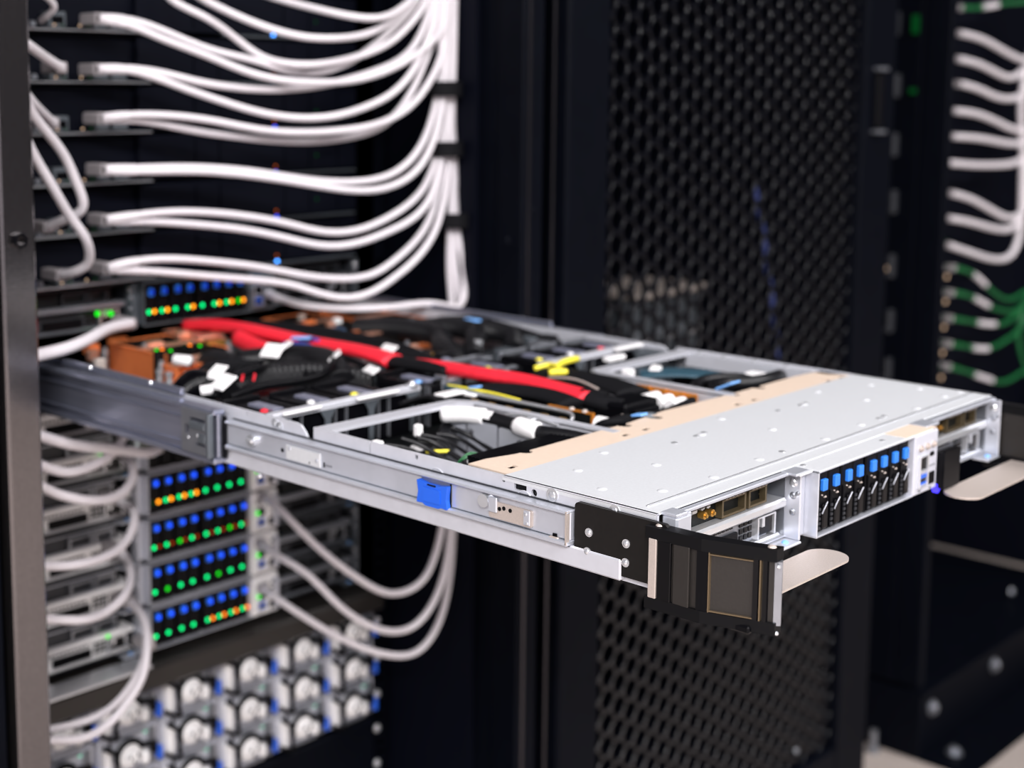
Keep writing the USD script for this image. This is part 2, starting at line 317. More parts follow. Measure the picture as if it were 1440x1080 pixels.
r3 = thing('server_rack', 'black open rack at the right edge, standing on a bolted plinth', 'server rack', (1.88, 1.0, FL))
part(r3, 'frame_post', join(bx(1.506, 1.525, FY + .005, FY + .05, FL + .12, TOP, .003), bx(1.506, 1.535, FY + .05, FY + .11, FL + .12, TOP, .003)), 'rack_paint')
part(r3, 'frame_post', bx(2.20, 2.25, FY + .005, FY + .06, FL + .12, TOP, .003), 'rack_paint')
part(r3, 'carcass', join(bx(1.507, 1.513, FY + .05, BACK, FL + .12, TOP), bx(2.245, 2.25, FY + .05, BACK, FL + .12, TOP), bx(1.51, 2.25, BACK - .01, BACK, FL, TOP), bx(1.505, 2.25, FY, BACK, TOP, TOP + .03)), 'rack_dark')
part(r3, 'plinth', join(bx(1.506, 2.25, FY, BACK, FL, -.738, .003), bx(1.506, 2.25, FY - .006, FY + .03, -.742, -.733, .002)), 'rack_paint')
part(r3, 'base_plate', bx(1.506, 2.25, .433, FY, FL, FL + .006, .002), 'rack_paint')
for u, v in ((1310, 995), (1397, 935)):
    c = at(u, v, FY); part(r3, 'plinth_bolt', join(cyl((c[0], c[1], c[2]), '-y', .013, .003, 18), cyl((c[0], c[1] - .003, c[2]), '-y', .009, .006, 6, b=.001)), 'grey_metal')
c = flat(1342, 1056, FL + .01); part(r3, 'plate_bolt', join(cyl((c[0], c[1], FL + .006), 'z', .013, .003, 18), cyl((c[0], c[1], FL + .009), 'z', .009, .007, 6, b=.001)), 'grey_metal')
def atx(u, v, x):
    d = ray(u, v); return CAM_C + d * (x - CAM_C[0]) / d[0]
for k, (u, v) in enumerate([(1254, 35), (1254, 122), (1251, 205), (1250, 285), (1247, 375), (1245, 452), (1242, 520)]):
    c = atx(u, v, 1.50)
    part(r3, 'side_bracket', join(bx(1.492, 1.508, c[1] - .012, c[1] + .012, c[2] - .017, c[2] - .011, .002), bx(1.492, 1.508, c[1] - .012, c[1] - .004, c[2] - .014, c[2] + .02, .002)), 'dim_grey')
for (u, v, m, h) in ((1287, 34, 'led_dim_green', .014), (1283, 128, 'led_dim_green', .004), (1250, 378, 'led_warm', .003)):
    c = atx(u, v, 1.50); part(r3, 'side_lamp', bx(1.4975, 1.508, c[1] - .004, c[1] + .004, c[2] - h, c[2] + h), m)
c = flat(1238, 1027, FL + .03); part(r3, 'leveling_bolt', join(cyl((1.485, c[1], FL), 'z', .011, .008, 6), cyl((1.485, c[1], FL + .008), 'z', .006, .03, 12)), 'grey_metal')
c = at(1422, 832, .60); part(r3, 'rail_screw', dome(c, '-y', .008, .006), 'grey_metal')
part(r3, 'mounting_rail', bx(1.60, 1.628, .60, .604, FL + .14, TOP), 'rack_paint')

# a dark switch panel in that rack, with the ports the cables go to
pp = thing('patch_panel', 'dark patch panel in the right-hand rack with white leads plugged in', 'patch panel', (1.88, .65, -.3))
part(pp, 'panel_face', bx(1.632, 2.2, .655, .80, -.42, .42), 'rack_dark')
wl = [(1350, 47), (1348, 83), (1350, 118), (1343, 156), (1341, 192), (1335, 229), (1338, 272), (1335, 307), (1334, 345)]
PY3 = .60
for u, v in wl:
    c = at(u, v, PY3); part(pp, 'port_block', bx(c[0] - .010, c[0] + .010, PY3 + .012, .66, c[2] - .009, c[2] + .009, .002), 'grey_metal')
for u, v in ((1345, 47), (1344, 118), (1332, 340)):
    c = at(u, v, PY3 - .005); part(pp, 'port_light', dome(c, '-y', .003, .002, 8), 'led_dim_green')
for u, v in ((1331, 389), (1329, 424), (1327, 460), (1325, 496), (1323, 531)):
    c = at(u, v, PY3); part(pp, 'port_light', dome(c, '-y', .004, .003, 8), 'led_warm'); c = at(u + 1, v - 15, PY3); part(pp, 'port_light', dome(c, '-y', .003, .003, 8), 'led_dim_green')

# ------------------------------------------------------------------ cables
def cable(label, pts, r=.0036, m='white_cable', plug=True, name='network_cable', group=None, n=44, labels=(), ridge=False, cat='cable'):
    P = [at(*p) for p in pts]; t = thing(name, label, cat, tuple(P[0]), group)
    part(t, 'jacket', tube(P, r, n, 10), m, smooth=True)
    if plug:
        d = P[1] - P[0]; q = P[0]
        part(t, 'plug', join(bx(q[0] - .006, q[0] + .005, q[1] - .003, q[1] + .024, q[2] - .005, q[2] + .005, .0012)), 'plug_clear')
        w = smooth_path(P, n); part(t, 'boot', tube(w[:4], np.array([.0046, .0046, .0044, .0038]), raw=True), m, smooth=True)
    return t, P
# upper right sweep: (pixel u, v) read in the photograph, third number the distance of that stretch behind the server's front
def sweep(uv, y0=.665, ym=.60, y1=.605):
    n = len(uv); s = np.linspace(0, 1, n)
    return [(u, v, y0 + (ym - y0) * min(1, q * 2.2) + (y1 - ym) * max(0, q * 2 - 1)) for (u, v), q in zip(uv, s)]
LBL = 'white network cable of the upper fan, '
SW = [
 ('topmost arc, entering at the top edge', [(330, -22), (397, 0), (447, 13), (510, 25), (545, 22), (570, 7), (590, -20)], .58, 0),
 ('second arc from the top edge', [(255, -25), (275, -8), (312, 12), (360, 33), (422, 51), (460, 54), (510, 49), (540, 36), (570, 12), (592, -20)], .585, 0),
 ('third arc from the top edge', [(225, -20), (242, 0), (297, 29), (360, 75), (390, 87), (425, 91), (465, 88), (510, 77), (550, 58), (578, 32), (603, -10)], .60, 0),
 ('upper lead of the topmost visible device', [(140, 26), (182, 28), (245, 50), (300, 71), (360, 86), (400, 98), (440, 102), (480, 92), (512, 74), (545, 46), (580, 10), (596, -20)], .61, 1),
 ('lower lead of the topmost visible device', [(140, 27), (180, 35), (225, 53), (290, 78), (345, 100), (392, 112), (440, 116), (490, 114), (540, 101), (580, 80), (608, 58), (625, 35), (636, -20)], .595, 1),
 ('upper lead of the second device down', [(138, 97), (175, 96), (230, 103), (275, 114), (330, 123), (380, 126), (430, 123), (480, 114), (530, 99), (572, 76), (594, 42), (605, 5), (608, -20)], .612, 1),
 ('lower lead of the second device down', [(138, 98), (180, 99), (250, 121), (320, 145), (370, 159), (425, 166), (470, 163), (515, 150), (550, 132), (578, 103), (595, 70), (609, 30), (614, -20)], .598, 1),
 ('upper lead of the third device down', [(145, 166), (180, 162), (230, 162), (300, 170), (370, 183), (440, 186), (500, 181), (545, 169), (580, 146), (604, 115), (618, 85), (627, 45), (632, -20)], .60, 1),
 ('lower lead of the third device down', [(144, 167), (200, 170), (270, 183), (350, 194), (430, 199), (495, 192), (535, 178), (562, 154), (582, 122), (598, 85), (612, 40), (617, -20)], .613, 1),
 ('upper lead of the fourth device down', [(148, 238), (200, 236), (270, 235), (345, 240), (400, 248), (455, 255), (510, 255), (550, 245), (578, 224), (597, 195), (609, 160), (617, 120), (623, 60), (626, -20)], .61, 1),
 ('lower lead of the fourth device down', [(148, 240), (200, 241), (280, 241), (360, 248), (420, 257), (470, 265), (515, 268), (555, 260), (587, 238), (607, 204), (619, 160), (624, 120), (628, 50), (629, -20)], .597, 1),
 ('upper lead of the fifth device down', [(150, 309), (182, 304), (240, 298), (310, 300), (360, 306), (410, 316), (455, 326), (500, 324), (540, 309), (572, 289), (597, 262), (612, 225), (622, 180), (630, 100), (634, -20)], .612, 1),
 ('lower lead of the fifth device down', [(150, 310), (220, 312), (300, 318), (360, 326), (410, 337), (460, 346), (505, 341), (550, 324), (582, 306), (604, 280), (617, 240), (626, 190), (633, 100), (637, -20)], .60, 1),
 ('upper lead of the lowest patched device', [(152, 377), (182, 369), (230, 364), (300, 368), (360, 375), (420, 386), (475, 392), (520, 387), (555, 366), (583, 340), (603, 310), (615, 270), (624, 220), (632, 130), (638, -20)], .612, 1),
 ('lower lead of the lowest patched device', [(152, 378), (220, 382), (300, 389), (360, 394), (410, 401), (450, 413), (490, 419), (522, 411), (555, 390), (585, 364), (608, 332), (621, 296), (630, 235), (636, 140), (640, -20)], .598, 1)]
for lb, uv, ym, pl in SW: cable(LBL + lb, sweep(uv + [(uv[-1][0] + 1, -78)], .672, ym, .606), plug=bool(pl), n=56)
cable('white network cable looping along the server top into the tied bundle', [(372, 411, .70), (400, 422, .67), (440, 431, .64), (500, 434, .61), (560, 431, .60), (605, 427, .595), (632, 431, .592), (648, 428, .592), (654, 405, .594), (652, 370, .598), (645, 335, .602), (641, 300, .605), (637, 210, .607), (634, 120, .608), (630, 0, .608), (629, -20, .608), (628, -78, .608)], n=70)
# straight ones of the tied bundle, on down behind the server to the lower devices
LOW = [('uppermost of the three leads under the pulled-out server', [(372, 700, .69), (392, 715, .66), (440, 763, .63), (490, 804, .61), (530, 829, .60), (562, 834, .60), (595, 815, .60), (612, 780, .60), (622, 735, .60), (630, 600, .602), (636, 440, .605), (632, 380, .606), (633, 318, .606), (632, 210, .606), (622, 120, .606), (621, -20, .606), (621, -78, .606)]),
       ('middle of the three leads under the pulled-out server', [(368, 764, .69), (388, 780, .66), (430, 806, .63), (470, 845, .61), (510, 875, .60), (548, 888, .595), (582, 880, .595), (606, 853, .595), (623, 812, .595), (634, 740, .598), (642, 600, .60), (648, 440, .602), (640, 380, .604), (638, 318, .604), (635, 210, .603), (628, 120, .603), (627, -20, .603), (627, -78, .603)]),
       ('lowest of the three leads under the pulled-out server', [(370, 828, .69), (390, 842, .66), (445, 878, .63), (505, 909, .61), (555, 922, .602), (590, 914, .602), (614, 882, .602), (630, 826, .602), (638, 740, .604), (648, 600, .606), (657, 440, .608), (646, 380, .608), (643, 318, .608), (638, 210, .608), (634, 120, .608), (633, -20, .608), (633, -78, .608)])]
for lb, pts in LOW: cable('white network cable, ' + lb, pts, n=90)
for i, (u0, u1, u2, y) in enumerate(((626, 629, 633, .613), (632, 634, 639, .615), (636, 638, 644, .612))):
    cable(('left', 'middle', 'right')[i] + ' one of the straight cables at the back of the tied bundle', [(u0 - 1, -78, y), (u0, -20, y), (u0 + 1, 120, y), (u1, 210, y), (u1 + 4, 310, y), (u2, 380, y), (u2 + 4, 450, y), (u2 + 2, 600, y), (u2 - 6, 760, y + .05), (u2 - 30, 900, y + .12)], m='grey_cable', plug=False, group='straight cables at the back of the tied bundle')
for k, (u, v, w) in enumerate(((625, 125, .0125), (627, 209, .0115), (637, 309, .011))):
    c = at(u, v, .606); t = thing('cable_strap', ('topmost', 'middle', 'lowest')[k] + ' black hook-and-loop strap around the white cable bundle', 'cable strap', tuple(c))
    ring = Point(0, 0).buffer(1, quad_segs=10); from shapely import affinity
    o = affinity.translate(affinity.scale(ring, w + .0070, .0185), c[0], c[1]); i_ = affinity.translate(affinity.scale(ring, w + .0050, .0165), c[0], c[1])
    part(t, 'band', prism(o.difference(i_), 'z', c[2] - .008, c[2] + .008), 'black_cloth'); part(t, 'band_end', bx(c[0] + w + .005, c[0] + w + .012, c[1] - .006, c[1] - .002, c[2] - .0065, c[2] + .0065, .001), 'black_cloth')
LL = 'white cable from the left rack post, '
LEFT = [('thick stub ending below the topmost device', [(20, 52, .60), (38, 62, .605), (60, 78, .625), (86, 95, .645)], .0042, 1),
 ('thin curl at the top edge', [(56, -12, .63), (70, 0, .64), (76, 10, .645), (66, 22, .655), (57, 29, .668)], .0028, 0),
 ('short stub into the third device', [(20, 118, .60), (40, 137, .61), (56, 155, .63), (75, 173, .655)], .0040, 1),
 ('long drop from the third to the fifth device', [(22, 120, .59), (40, 150, .60), (65, 185, .61), (92, 222, .62), (108, 258, .625), (117, 288, .63), (112, 298, .635), (90, 309, .65), (68, 320, .67)], .0042, 1),
 ('long drop from the fourth to the sixth device', [(22, 175, .59), (42, 207, .60), (74, 263, .605), (100, 306, .615), (119, 333, .62), (126, 356, .63), (122, 372, .64), (108, 381, .65), (85, 387, .672)], .0042, 1),
 ('big lead crossing just above the copper coolers', [(22, 505, .57), (54, 499, .58), (92, 490, .59), (128, 475, .61), (150, 463, .635), (184, 455, .665)], .0052, 1),
 ('straight lead under the rail to amber lamps', [(20, 604, .57), (60, 614, .58), (100, 625, .59), (160, 632, .61), (206, 637, .63), (223, 630, .66)], .0046, 1),
 ('lead rising under the slide rail', [(20, 640, .57), (60, 655, .58), (95, 664, .59), (130, 655, .60), (158, 637, .615), (172, 618, .63), (179, 606, .65)], .0042, 1),
 ('loop past the first drive cage', [(20, 662, .57), (62, 686, .58), (92, 698, .585), (130, 704, .59), (165, 697, .60), (183, 680, .61), (187, 662, .62), (178, 646, .64), (160, 634, .67)], .0042, 1),
 ('loop past the second drive cage', [(20, 792, .57), (65, 796, .58), (100, 795, .585), (150, 782, .60), (178, 760, .61), (189, 732, .62), (184, 714, .64), (164, 702, .67)], .0040, 1),
 ('loop past the third drive cage', [(20, 868, .57), (70, 871, .58), (112, 872, .585), (150, 860, .60), (176, 836, .61), (184, 810, .63), (180, 790, .65), (168, 774, .672)], .0040, 1),
 ('outer long loop down to the module shelf', [(22, 1042, .58), (75, 1041, .585), (112, 1039, .59), (150, 1020, .60), (182, 984, .605), (202, 946, .61), (207, 905, .62), (203, 872, .64), (184, 847, .672)], .0038, 1),
 ('inner long loop down to the module shelf', [(25, 1030, .59), (80, 1024, .60), (130, 1010, .61), (164, 988, .62), (188, 958, .625), (203, 922, .63), (206, 885, .645), (212, 908, .67)], .0034, 1)]
for lb, pts, r, pl in LEFT:
    u, v, y = pts[0]; P = ([(u - 24, v - 3, y - .002)] + pts)[::-1] if v > 0 else pts[::-1]; cable(LL + lb, P, r, 'white_cable', plug=bool(pl))
# right-hand rack
R3 = [('first from the top', [(1350, 47), (1380, 55), (1410, 71), (1440, 85), (1475, 80)]), ('second from the top', [(1348, 83), (1375, 90), (1400, 102), (1422, 109), (1437, 100), (1447, 82), (1455, 40)]),
 ('third from the top', [(1350, 118), (1375, 125), (1395, 134), (1420, 139), (1442, 128), (1455, 100)]), ('fourth from the top', [(1343, 156), (1375, 161), (1405, 173), (1440, 184), (1460, 170)]),
 ('fifth from the top', [(1341, 192), (1380, 195), (1420, 202), (1445, 196), (1460, 170)]), ('sixth from the top, gold tipped', [(1335, 229), (1370, 232), (1405, 232), (1440, 222), (1460, 190)]),
 ('seventh from the top', [(1338, 272), (1365, 280), (1400, 299), (1425, 306), (1440, 294), (1446, 260)]), ('eighth from the top', [(1335, 307), (1370, 314), (1410, 323), (1430, 314), (1438, 290), (1443, 230)]),
 ('lowest, curling up to the bundle', [(1334, 345), (1370, 357), (1405, 365), (1425, 354), (1434, 325), (1437, 270), (1438, 200), (1436, 150), (1445, 90)])]
for lb, uv in R3:
    uv = uv + [(1464, uv[-1][1] - 75), (1468, uv[-1][1] - 160), (1470, -130)]; n = len(uv); cable('white cable in the right-hand rack, ' + lb, [(u, v, PY3 - .012 + .0 - .03 * i / n) for i, (u, v) in enumerate(uv)], .0054)
GR = [('top', [(1352, 11), (1372, 11), (1395, 8), (1420, 4), (1450, -4)]), ('first below the white ones', [(1342, 377), (1362, 382), (1385, 400), (1405, 417), (1425, 420), (1450, 408)]),
 ('second below the white ones', [(1340, 412), (1362, 416), (1388, 429), (1415, 438), (1435, 432), (1455, 410)]), ('third below the white ones', [(1338, 448), (1365, 452), (1395, 456), (1420, 450), (1455, 420)]),
 ('fourth below the white ones', [(1337, 484), (1362, 488), (1390, 490), (1415, 478), (1435, 460), (1455, 430)]), ('lowest', [(1335, 516), (1360, 523), (1385, 532), (1415, 536), (1455, 520)]),
 ('loose one hanging at the edge', [(1452, 400), (1440, 430), (1432, 470), (1440, 510), (1455, 548)])]
for lb, uv in GR:
    uv = uv + ([(1474, -60), (1474, -130)] if uv[0][1] < 50 else [(1474, uv[-1][1] + 45), (1478, 640), (1478, 800)]); n = len(uv); t, P = cable('green cable in the right-hand rack, ' + lb, [(u, v, PY3 - .01 - .03 * i / n) for i, (u, v) in enumerate(uv)], .0038, 'green_cable', plug=lb != 'loose one hanging at the edge')
    if lb != 'loose one hanging at the edge':
        w = smooth_path(P[:5], 44); part(t, 'cable_label', tube(w[13:23], .0048, raw=True), 'white_cable', label='white label sleeve')

# ------------------------------------------------------------------ rack servers (one model: slots, drive cage, port panel, slots)
DX = (.1532, .1684, .1845, .1993, .2172, .2320, .2475, .2626)
def slot_bay(t, o, x0, x1, fine, right=False):
    """the two stacked expansion slots on one side of the drive cage; x0..x1 is the bay, o the server's front top left corner"""
    ox, oy, oz = o; B = lambda a, b, c, d, e, f, r=0.: bx(ox + a, ox + b, oy + c, oy + d, oz + e, oz + f, r); P = lambda n, m_, mesh, **k: part(t, n, mesh, m_, **k)
    right = right or oz > 0; w = x1 - x0  # the server above also takes the darker set, its shade put into the colours
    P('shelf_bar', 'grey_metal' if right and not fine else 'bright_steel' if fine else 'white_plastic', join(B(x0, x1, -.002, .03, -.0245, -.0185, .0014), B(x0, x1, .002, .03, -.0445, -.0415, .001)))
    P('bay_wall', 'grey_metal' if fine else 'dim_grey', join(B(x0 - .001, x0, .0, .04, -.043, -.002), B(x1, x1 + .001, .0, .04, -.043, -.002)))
    P('bay_back', 'black_plastic', B(x0, x1, .0305, .032, -.043, -.002))
    up = P('expansion_card', 'circuit' if fine or right else 'dim_grey', join(B(x0 + .022, x1 - .013, .0055, .007, -.0180, -.0035), B(x0 + .022, x1 - .013, .0055, .03, -.0190, -.0178)))
    q0 = x0 + .0545
    for k, (a, b) in enumerate(((0, .0262), (.0292, .0495))):
        h = (b - a) / 2; gx = q0 + a
        frm = sbox(0, 0, b - a, .0115).difference(sbox(.0018, .0014, b - a - .0018, .0098))
        m = prism(frm, 'y', .001, .012); m.apply_translation([ox + gx, oy, oz - .0178]); g = part(up, 'transceiver_cage', m, 'cage_metal' if fine else 'dim_grey' if right else 'grey_metal', label='gilt transceiver cage' if fine else None)
        part(g, 'cage_opening', B(gx + .002, gx + b - a - .002, .007, .013, -.0172, -.0075), 'black_gloss')
        if fine:
            part(g, 'spring_finger', join([B(gx + .002 + .0036 * i, gx + .0044 + .0036 * i, -.0002, .006, -.0066, -.0054) for i in range(int((b - a) / .0038))]), 'tab_metal')
    if fine:
        for x in (.0498, .0577): part(up, 'coax_socket', join(cyl((ox + x0 - .012 + x, oy + .0055, oz - .0125), '-y', .0022, .004, 14), cyl((ox + x0 - .012 + x, oy + .002, oz - .0125), '-y', .0011, .002, 10)), 'gold')
        part(up, 'clip_bracket', join(B(x0 + .024, x0 + .031, .002, .006, -.010, -.004, .001), B(x0 + .034, x0 + .037, .001, .006, -.009, -.004, .001), B(x0 + .040, x0 + .043, .001, .006, -.009, -.004, .001)), 'bright_steel')
        part(up, 'vent_hole', join([B(x1 - .0215 + .004 * i, x1 - .0188 + .004 * i, .005, .0058, -.0085 - .0042 * j, -.0055 - .0042 * j) for i in (0, 1) for j in (0, 1, 2)]), 'black_gloss', kind='stuff')
    lo = P('expansion_card', 'grey_metal' if fine else 'dim_grey' if right else 'white_plastic', B(x0 + .006, x1 - .010, .006, .0075, -.0412, -.0252))
    jx = x1 - .0265
    part(lo, 'port_opening', B(jx, jx + .0185, .003, .0062, -.0392, -.0275, .0008), 'black_gloss')
    part(lo, 'port_frame', join(B(jx - .0012, jx + .0004, .0015, .006, -.040, -.0265), B(jx + .018, jx + .0196, .0015, .006, -.040, -.0265), B(jx, jx + .018, .0015, .006, -.0275, -.0265), B(jx + .003, jx + .006, .001, .004, -.033, -.0275)), 'bright_steel')
    part(lo, 'vent_hole', join([B(jx - .0155 + .005 * i, jx - .0120 + .005 * i, .0052, .0061, -.0302 - .0043 * j, -.0270 - .0043 * j) for i in range(3) for j in range(3)] + [B(x0 + .012 + .0042 * i, x0 + .0148 + .0042 * i, .0052, .0061, -.0290, -.0262) for i in range(int((jx - x0 - .032) / .0042))]), 'black_gloss', kind='stuff')
    part(lo, 'display_socket', B(x0 + .035, jx - .019, .004, .0062, -.0402, -.0315, .0006), 'black_plastic')
    # folded bracket at the bay's end, with screws and a little foot
    bk = P('slot_bracket', 'dull_grey' if right and not fine else 'zinc', join(B(x1 + .0005, x1 + .0025, -.0105, .004, -.0445, -.0022, .0006), B(x1 - .019, x1 + .002, -.0115, .001, -.0462, -.0446, .0005), B(x0 + .01, x1 + .002, -.001, .012, -.0032, -.0020, .0004)))
    for z, r in ((-.0085, .0030), (-.0165, .0024), (-.0145, .0014), (-.0270, .0022)):
        y = -.0055 if r > .0015 else -.0088
        part(bk, 'bracket_screw', dome((ox + x1 + .0005, oy + y, oz + z), '-x', r, .0013, 10), 'bright_steel' if r > .0025 else 'grey_metal')
    part(bk, 'foot_screw', dome((ox + x1 - .008, oy - .006, oz - .0446), 'z', .0024, .0016, 8), 'blue_tab')
def server_front(t, o, fine=False, blue=None, green=None, amber=None, lime=()):
    ox, oy, oz = o; B = lambda a, b, c, d, e, f, r=0.: bx(ox + a, ox + b, oy + c, oy + d, oz + e, oz + f, r); P = lambda n, m_, mesh, **k: part(t, n, mesh, m_, **k)
    slot_bay(t, o, .012, .1355, fine)
    slot_bay(t, o, .3105, .4305, fine, True)
    # drive cage
    P('cage_shell', 'dull_grey' if oz > 0 else 'zinc', join(B(.1440, .1452, -.018, .05, -.0428, -.0012, .0003), B(.1440, .2735, -.018, .05, -.0022, -.0012, .0003), B(.1440, .2735, -.018, .05, -.0432, -.0420, .0003), B(.1370, .1440, -.009, .02, -.0425, -.0018, .0006)))  # duller cage on the server above: shade painted into its colour
    P('cage_back', 'black_plastic', B(.1455, .272, -.008, .03, -.0418, -.0024))
    for i, x in enumerate(DX):
        d = P('drive_caddy', 'black_plastic', join(B(x - .0072, x + .0066, -.0155, -.008, -.0412, -.0030, .0009), B(x - .0066, x - .0050, -.0172, -.0150, -.040, -.016, .0006)))
        part(d, 'release_button', B(x - .0022, x + .0034, -.0178, -.0150, -.0148, -.0074, .0005), 'blue_button')
        if fine:
            part(d, 'latch_lever', join(tube([(ox + x - .0028, oy - .0165, oz - .0290), (ox + x - .001, oy - .0170, oz - .0265), (ox + x + .0030, oy - .0170, oz - .0228)], .00035, raw=True, sides=6), B(x - .0005, x + .0058, -.0172, -.0154, -.0395, -.0235, .0008)), 'bright_steel' if i < 0 else 'black_gloss')
            part(d, 'lever_edge', tube([(ox + x - .0026, oy - .0176, oz - .0288), (ox + x - .0008, oy - .0178, oz - .0262), (ox + x + .0034, oy - .0178, oz - .0222)], .00042, raw=True, sides=6), 'zinc')
            part(d, 'pivot_pin', join(dome((ox + x - .001, oy - .0158, oz - .0175), '-y', .0005, .0010, 8), dome((ox + x + .0036, oy - .0158, oz - .0192), '-y', .0005, .0010, 8), B(x + .0022, x + .0044, -.0164, -.0154, -.0198, -.0192)), 'tab_metal')
            part(d, 'caddy_vent', join([B(x - .0068, x - .0046, -.0178, -.0170, -.0262 - .003 * j, -.0246 - .003 * j) for j in range(5)]), 'dim_grey', kind='stuff')
        if blue: part(d, 'blue_lamp', dome((ox + x + .0003, oy - .0190, oz - .0108), '-y', .0021, .0016, 10), 'led_blue' if oz < 0 else 'led_blue_dim')
        if green and green[i] != '.': part(d, 'green_lamp', dome((ox + x - .0030, oy - .0175, oz - .0300), '-y', .0021, .0012, 10), {'g': 'led_green', 'l': 'led_lime', 'd': 'led_dim_green'}[green[i]])
        if amber and amber[i] != '.': part(d, 'amber_lamp', dome((ox + x + .0035, oy - .0175, oz - .0300), '-y', .0021 if amber[i] != 'r' else .0018, .0012, 10), {'a': 'led_amber', 'o': 'led_orange', 'r': 'led_rust'}[amber[i]])
    # port panel
    pn = P('port_panel', 'panel_white' if fine else 'dull_grey' if oz > 0 else 'white_plastic', join(B(.2728, .3075, -.0185, .02, -.0430, -.0012, .0008)))  # panel of the server above is greyed to carry its shade
    for i, x in enumerate((.2805, .2903, .2998)): part(pn, 'round_socket', join(cyl((ox + x, oy - .0185, oz - .0106), '-y', .0022, .0016, 12), cyl((ox + x, oy - .0200, oz - .0106), '-y', .0011, .0012, 8)), 'tab_metal' if fine else 'dull_grey')
    part(pn, 'network_port', B(.2790, .2902, -.0190, -.0180, -.0262, -.0165), 'black_gloss')
    part(pn, 'port_frame', join(B(.2780, .2792, -.0205, -.018, -.0385, -.0160, .0003), B(.2900, .2912, -.0205, -.018, -.0385, -.0160, .0003), B(.279, .290, -.0205, -.018, -.0172, -.0160, .0003), B(.279, .290, -.0205, -.018, -.0385, -.0374, .0003), B(.2795, .2875, -.0208, -.018, -.0275, -.0258, .0003)), 'bright_steel')
    part(pn, 'blue_port', join(B(.2798, .2895, -.0196, -.018, -.0318, -.0298), B(.2798, .2895, -.0196, -.018, -.0362, -.0350)), 'blue_plastic')
    part(pn, 'port_slot', B(.2796, .2897, -.0189, -.018, -.0348, -.0320), 'black_gloss')
    part(pn, 'display_socket', join(B(.2952, .3035, -.0192, -.018, -.0388, -.0300, .0010), B(.2957, .3015, -.0192, -.018, -.0190, -.0158, .0008)), 'black_plastic')
    part(pn, 'panel_print', join([B(.2945 + .0035 * i, .2962 + .0035 * i, -.01865, -.0184, -.0262, -.0248) for i in range(3)] + [B(.2800, .2835, -.01865, -.0184, -.0412, -.0402), B(.2965, .2995, -.01865, -.0184, -.0418, -.0404)]), 'dull_grey')
def top_half_dark(t, o): pass

def body_box(t, o, m='dull_grey'):
    ox, oy, oz = o
    part(t, 'chassis', join(bx(ox + .001, ox + .433, oy + .033, oy + .74, oz - .0432, oz - .0008), bx(ox, ox + .434, oy - .001, oy + .035, oz - .0012, oz), bx(ox, ox + .434, oy - .001, oy + .035, oz - .0436, oz - .0426), bx(ox - .001, ox, oy, oy + .035, oz - .0432, oz), bx(ox + .434, ox + .435, oy, oy + .035, oz - .0432, oz)), m)

SY = .712
SPEC = [  # height of the top edge, lamps, label
 (.047, 'gggggggl', 'aa.a.aaa', 'drive server right above the pulled-out one, green and amber lamps in pairs'),
 (-.0515, None, None, 'drive server right under the slide rail, mostly hidden by it'),
 (-.0970, None, None, 'drive server with no lamps on its bays, second below the slide rail'),
 (-.1425, 'dggggggg', 'aaaa....', 'drive server with four amber lamps at left, uppermost lit one below the rail'),
 (-.1880, 'gglggglgl'[:8], 'rrrrrrrr', 'drive server with faint rust lamps, second of the four lit ones below the rail'),
 (-.2335, 'glgg' 'glgg', None, 'drive server with green lamps only, third of the four lit ones below the rail'),
 (-.2790, 'gggggggg', '....oooo', 'drive server with four orange lamps at right, lowest of the four lit ones')]
for z, g, a, lb in SPEC:
    o = (0, SY, z); t = thing('rack_server', lb, 'server', o, 'drive servers in the open rack')
    body_box(t, o, 'dim_grey'); server_front(t, o, False, blue=bool(g), green=g, amber=a)
    if z < -.09:
        part(t, 'ejector_handle', join(bx(.300, .306, SY - .024, SY - .018, z - .040, z - .005, .002)), 'panel_white')
        part(t, 'link_lamp', dome((.2785, SY - .0215, z - .0215), '-y', .0022, .0012, 8), 'led_lime')
    if z == .047:
        for u in (137, 156): c = at(u, 441, SY - .002); part(t, 'link_lamp', dome(c, '-y', .0026, .002, 8), 'led_lime')
        c = at(368, 394, SY - .024); part(t, 'power_lamp', dome(c, '-y', .0026, .002, 8), 'led_ice')
    if z == -.0970:
        for u, v, m_ in ((225, 627, 'led_warm'), (232, 626, 'led_amber'), (205, 629, 'led_mint')): c = at(u, v, SY - .02); part(t, 'status_lamp', dome(c, '-y', .002, .0015, 8), m_)
    if z < -.04:
        for u, v, m_ in {-.0970: ((142, 637, 'led_lime'), (163, 638, 'led_lime')), -.1425: ((166, 703, 'led_dim_green'),), -.279: ((152, 895, 'led_lime'), (214, 911, 'led_dim_green'))}.get(z, ()):
            c = at(u, v, SY - .004); part(t, 'link_lamp', dome(c, '-y', .002, .0015, 8), m_)

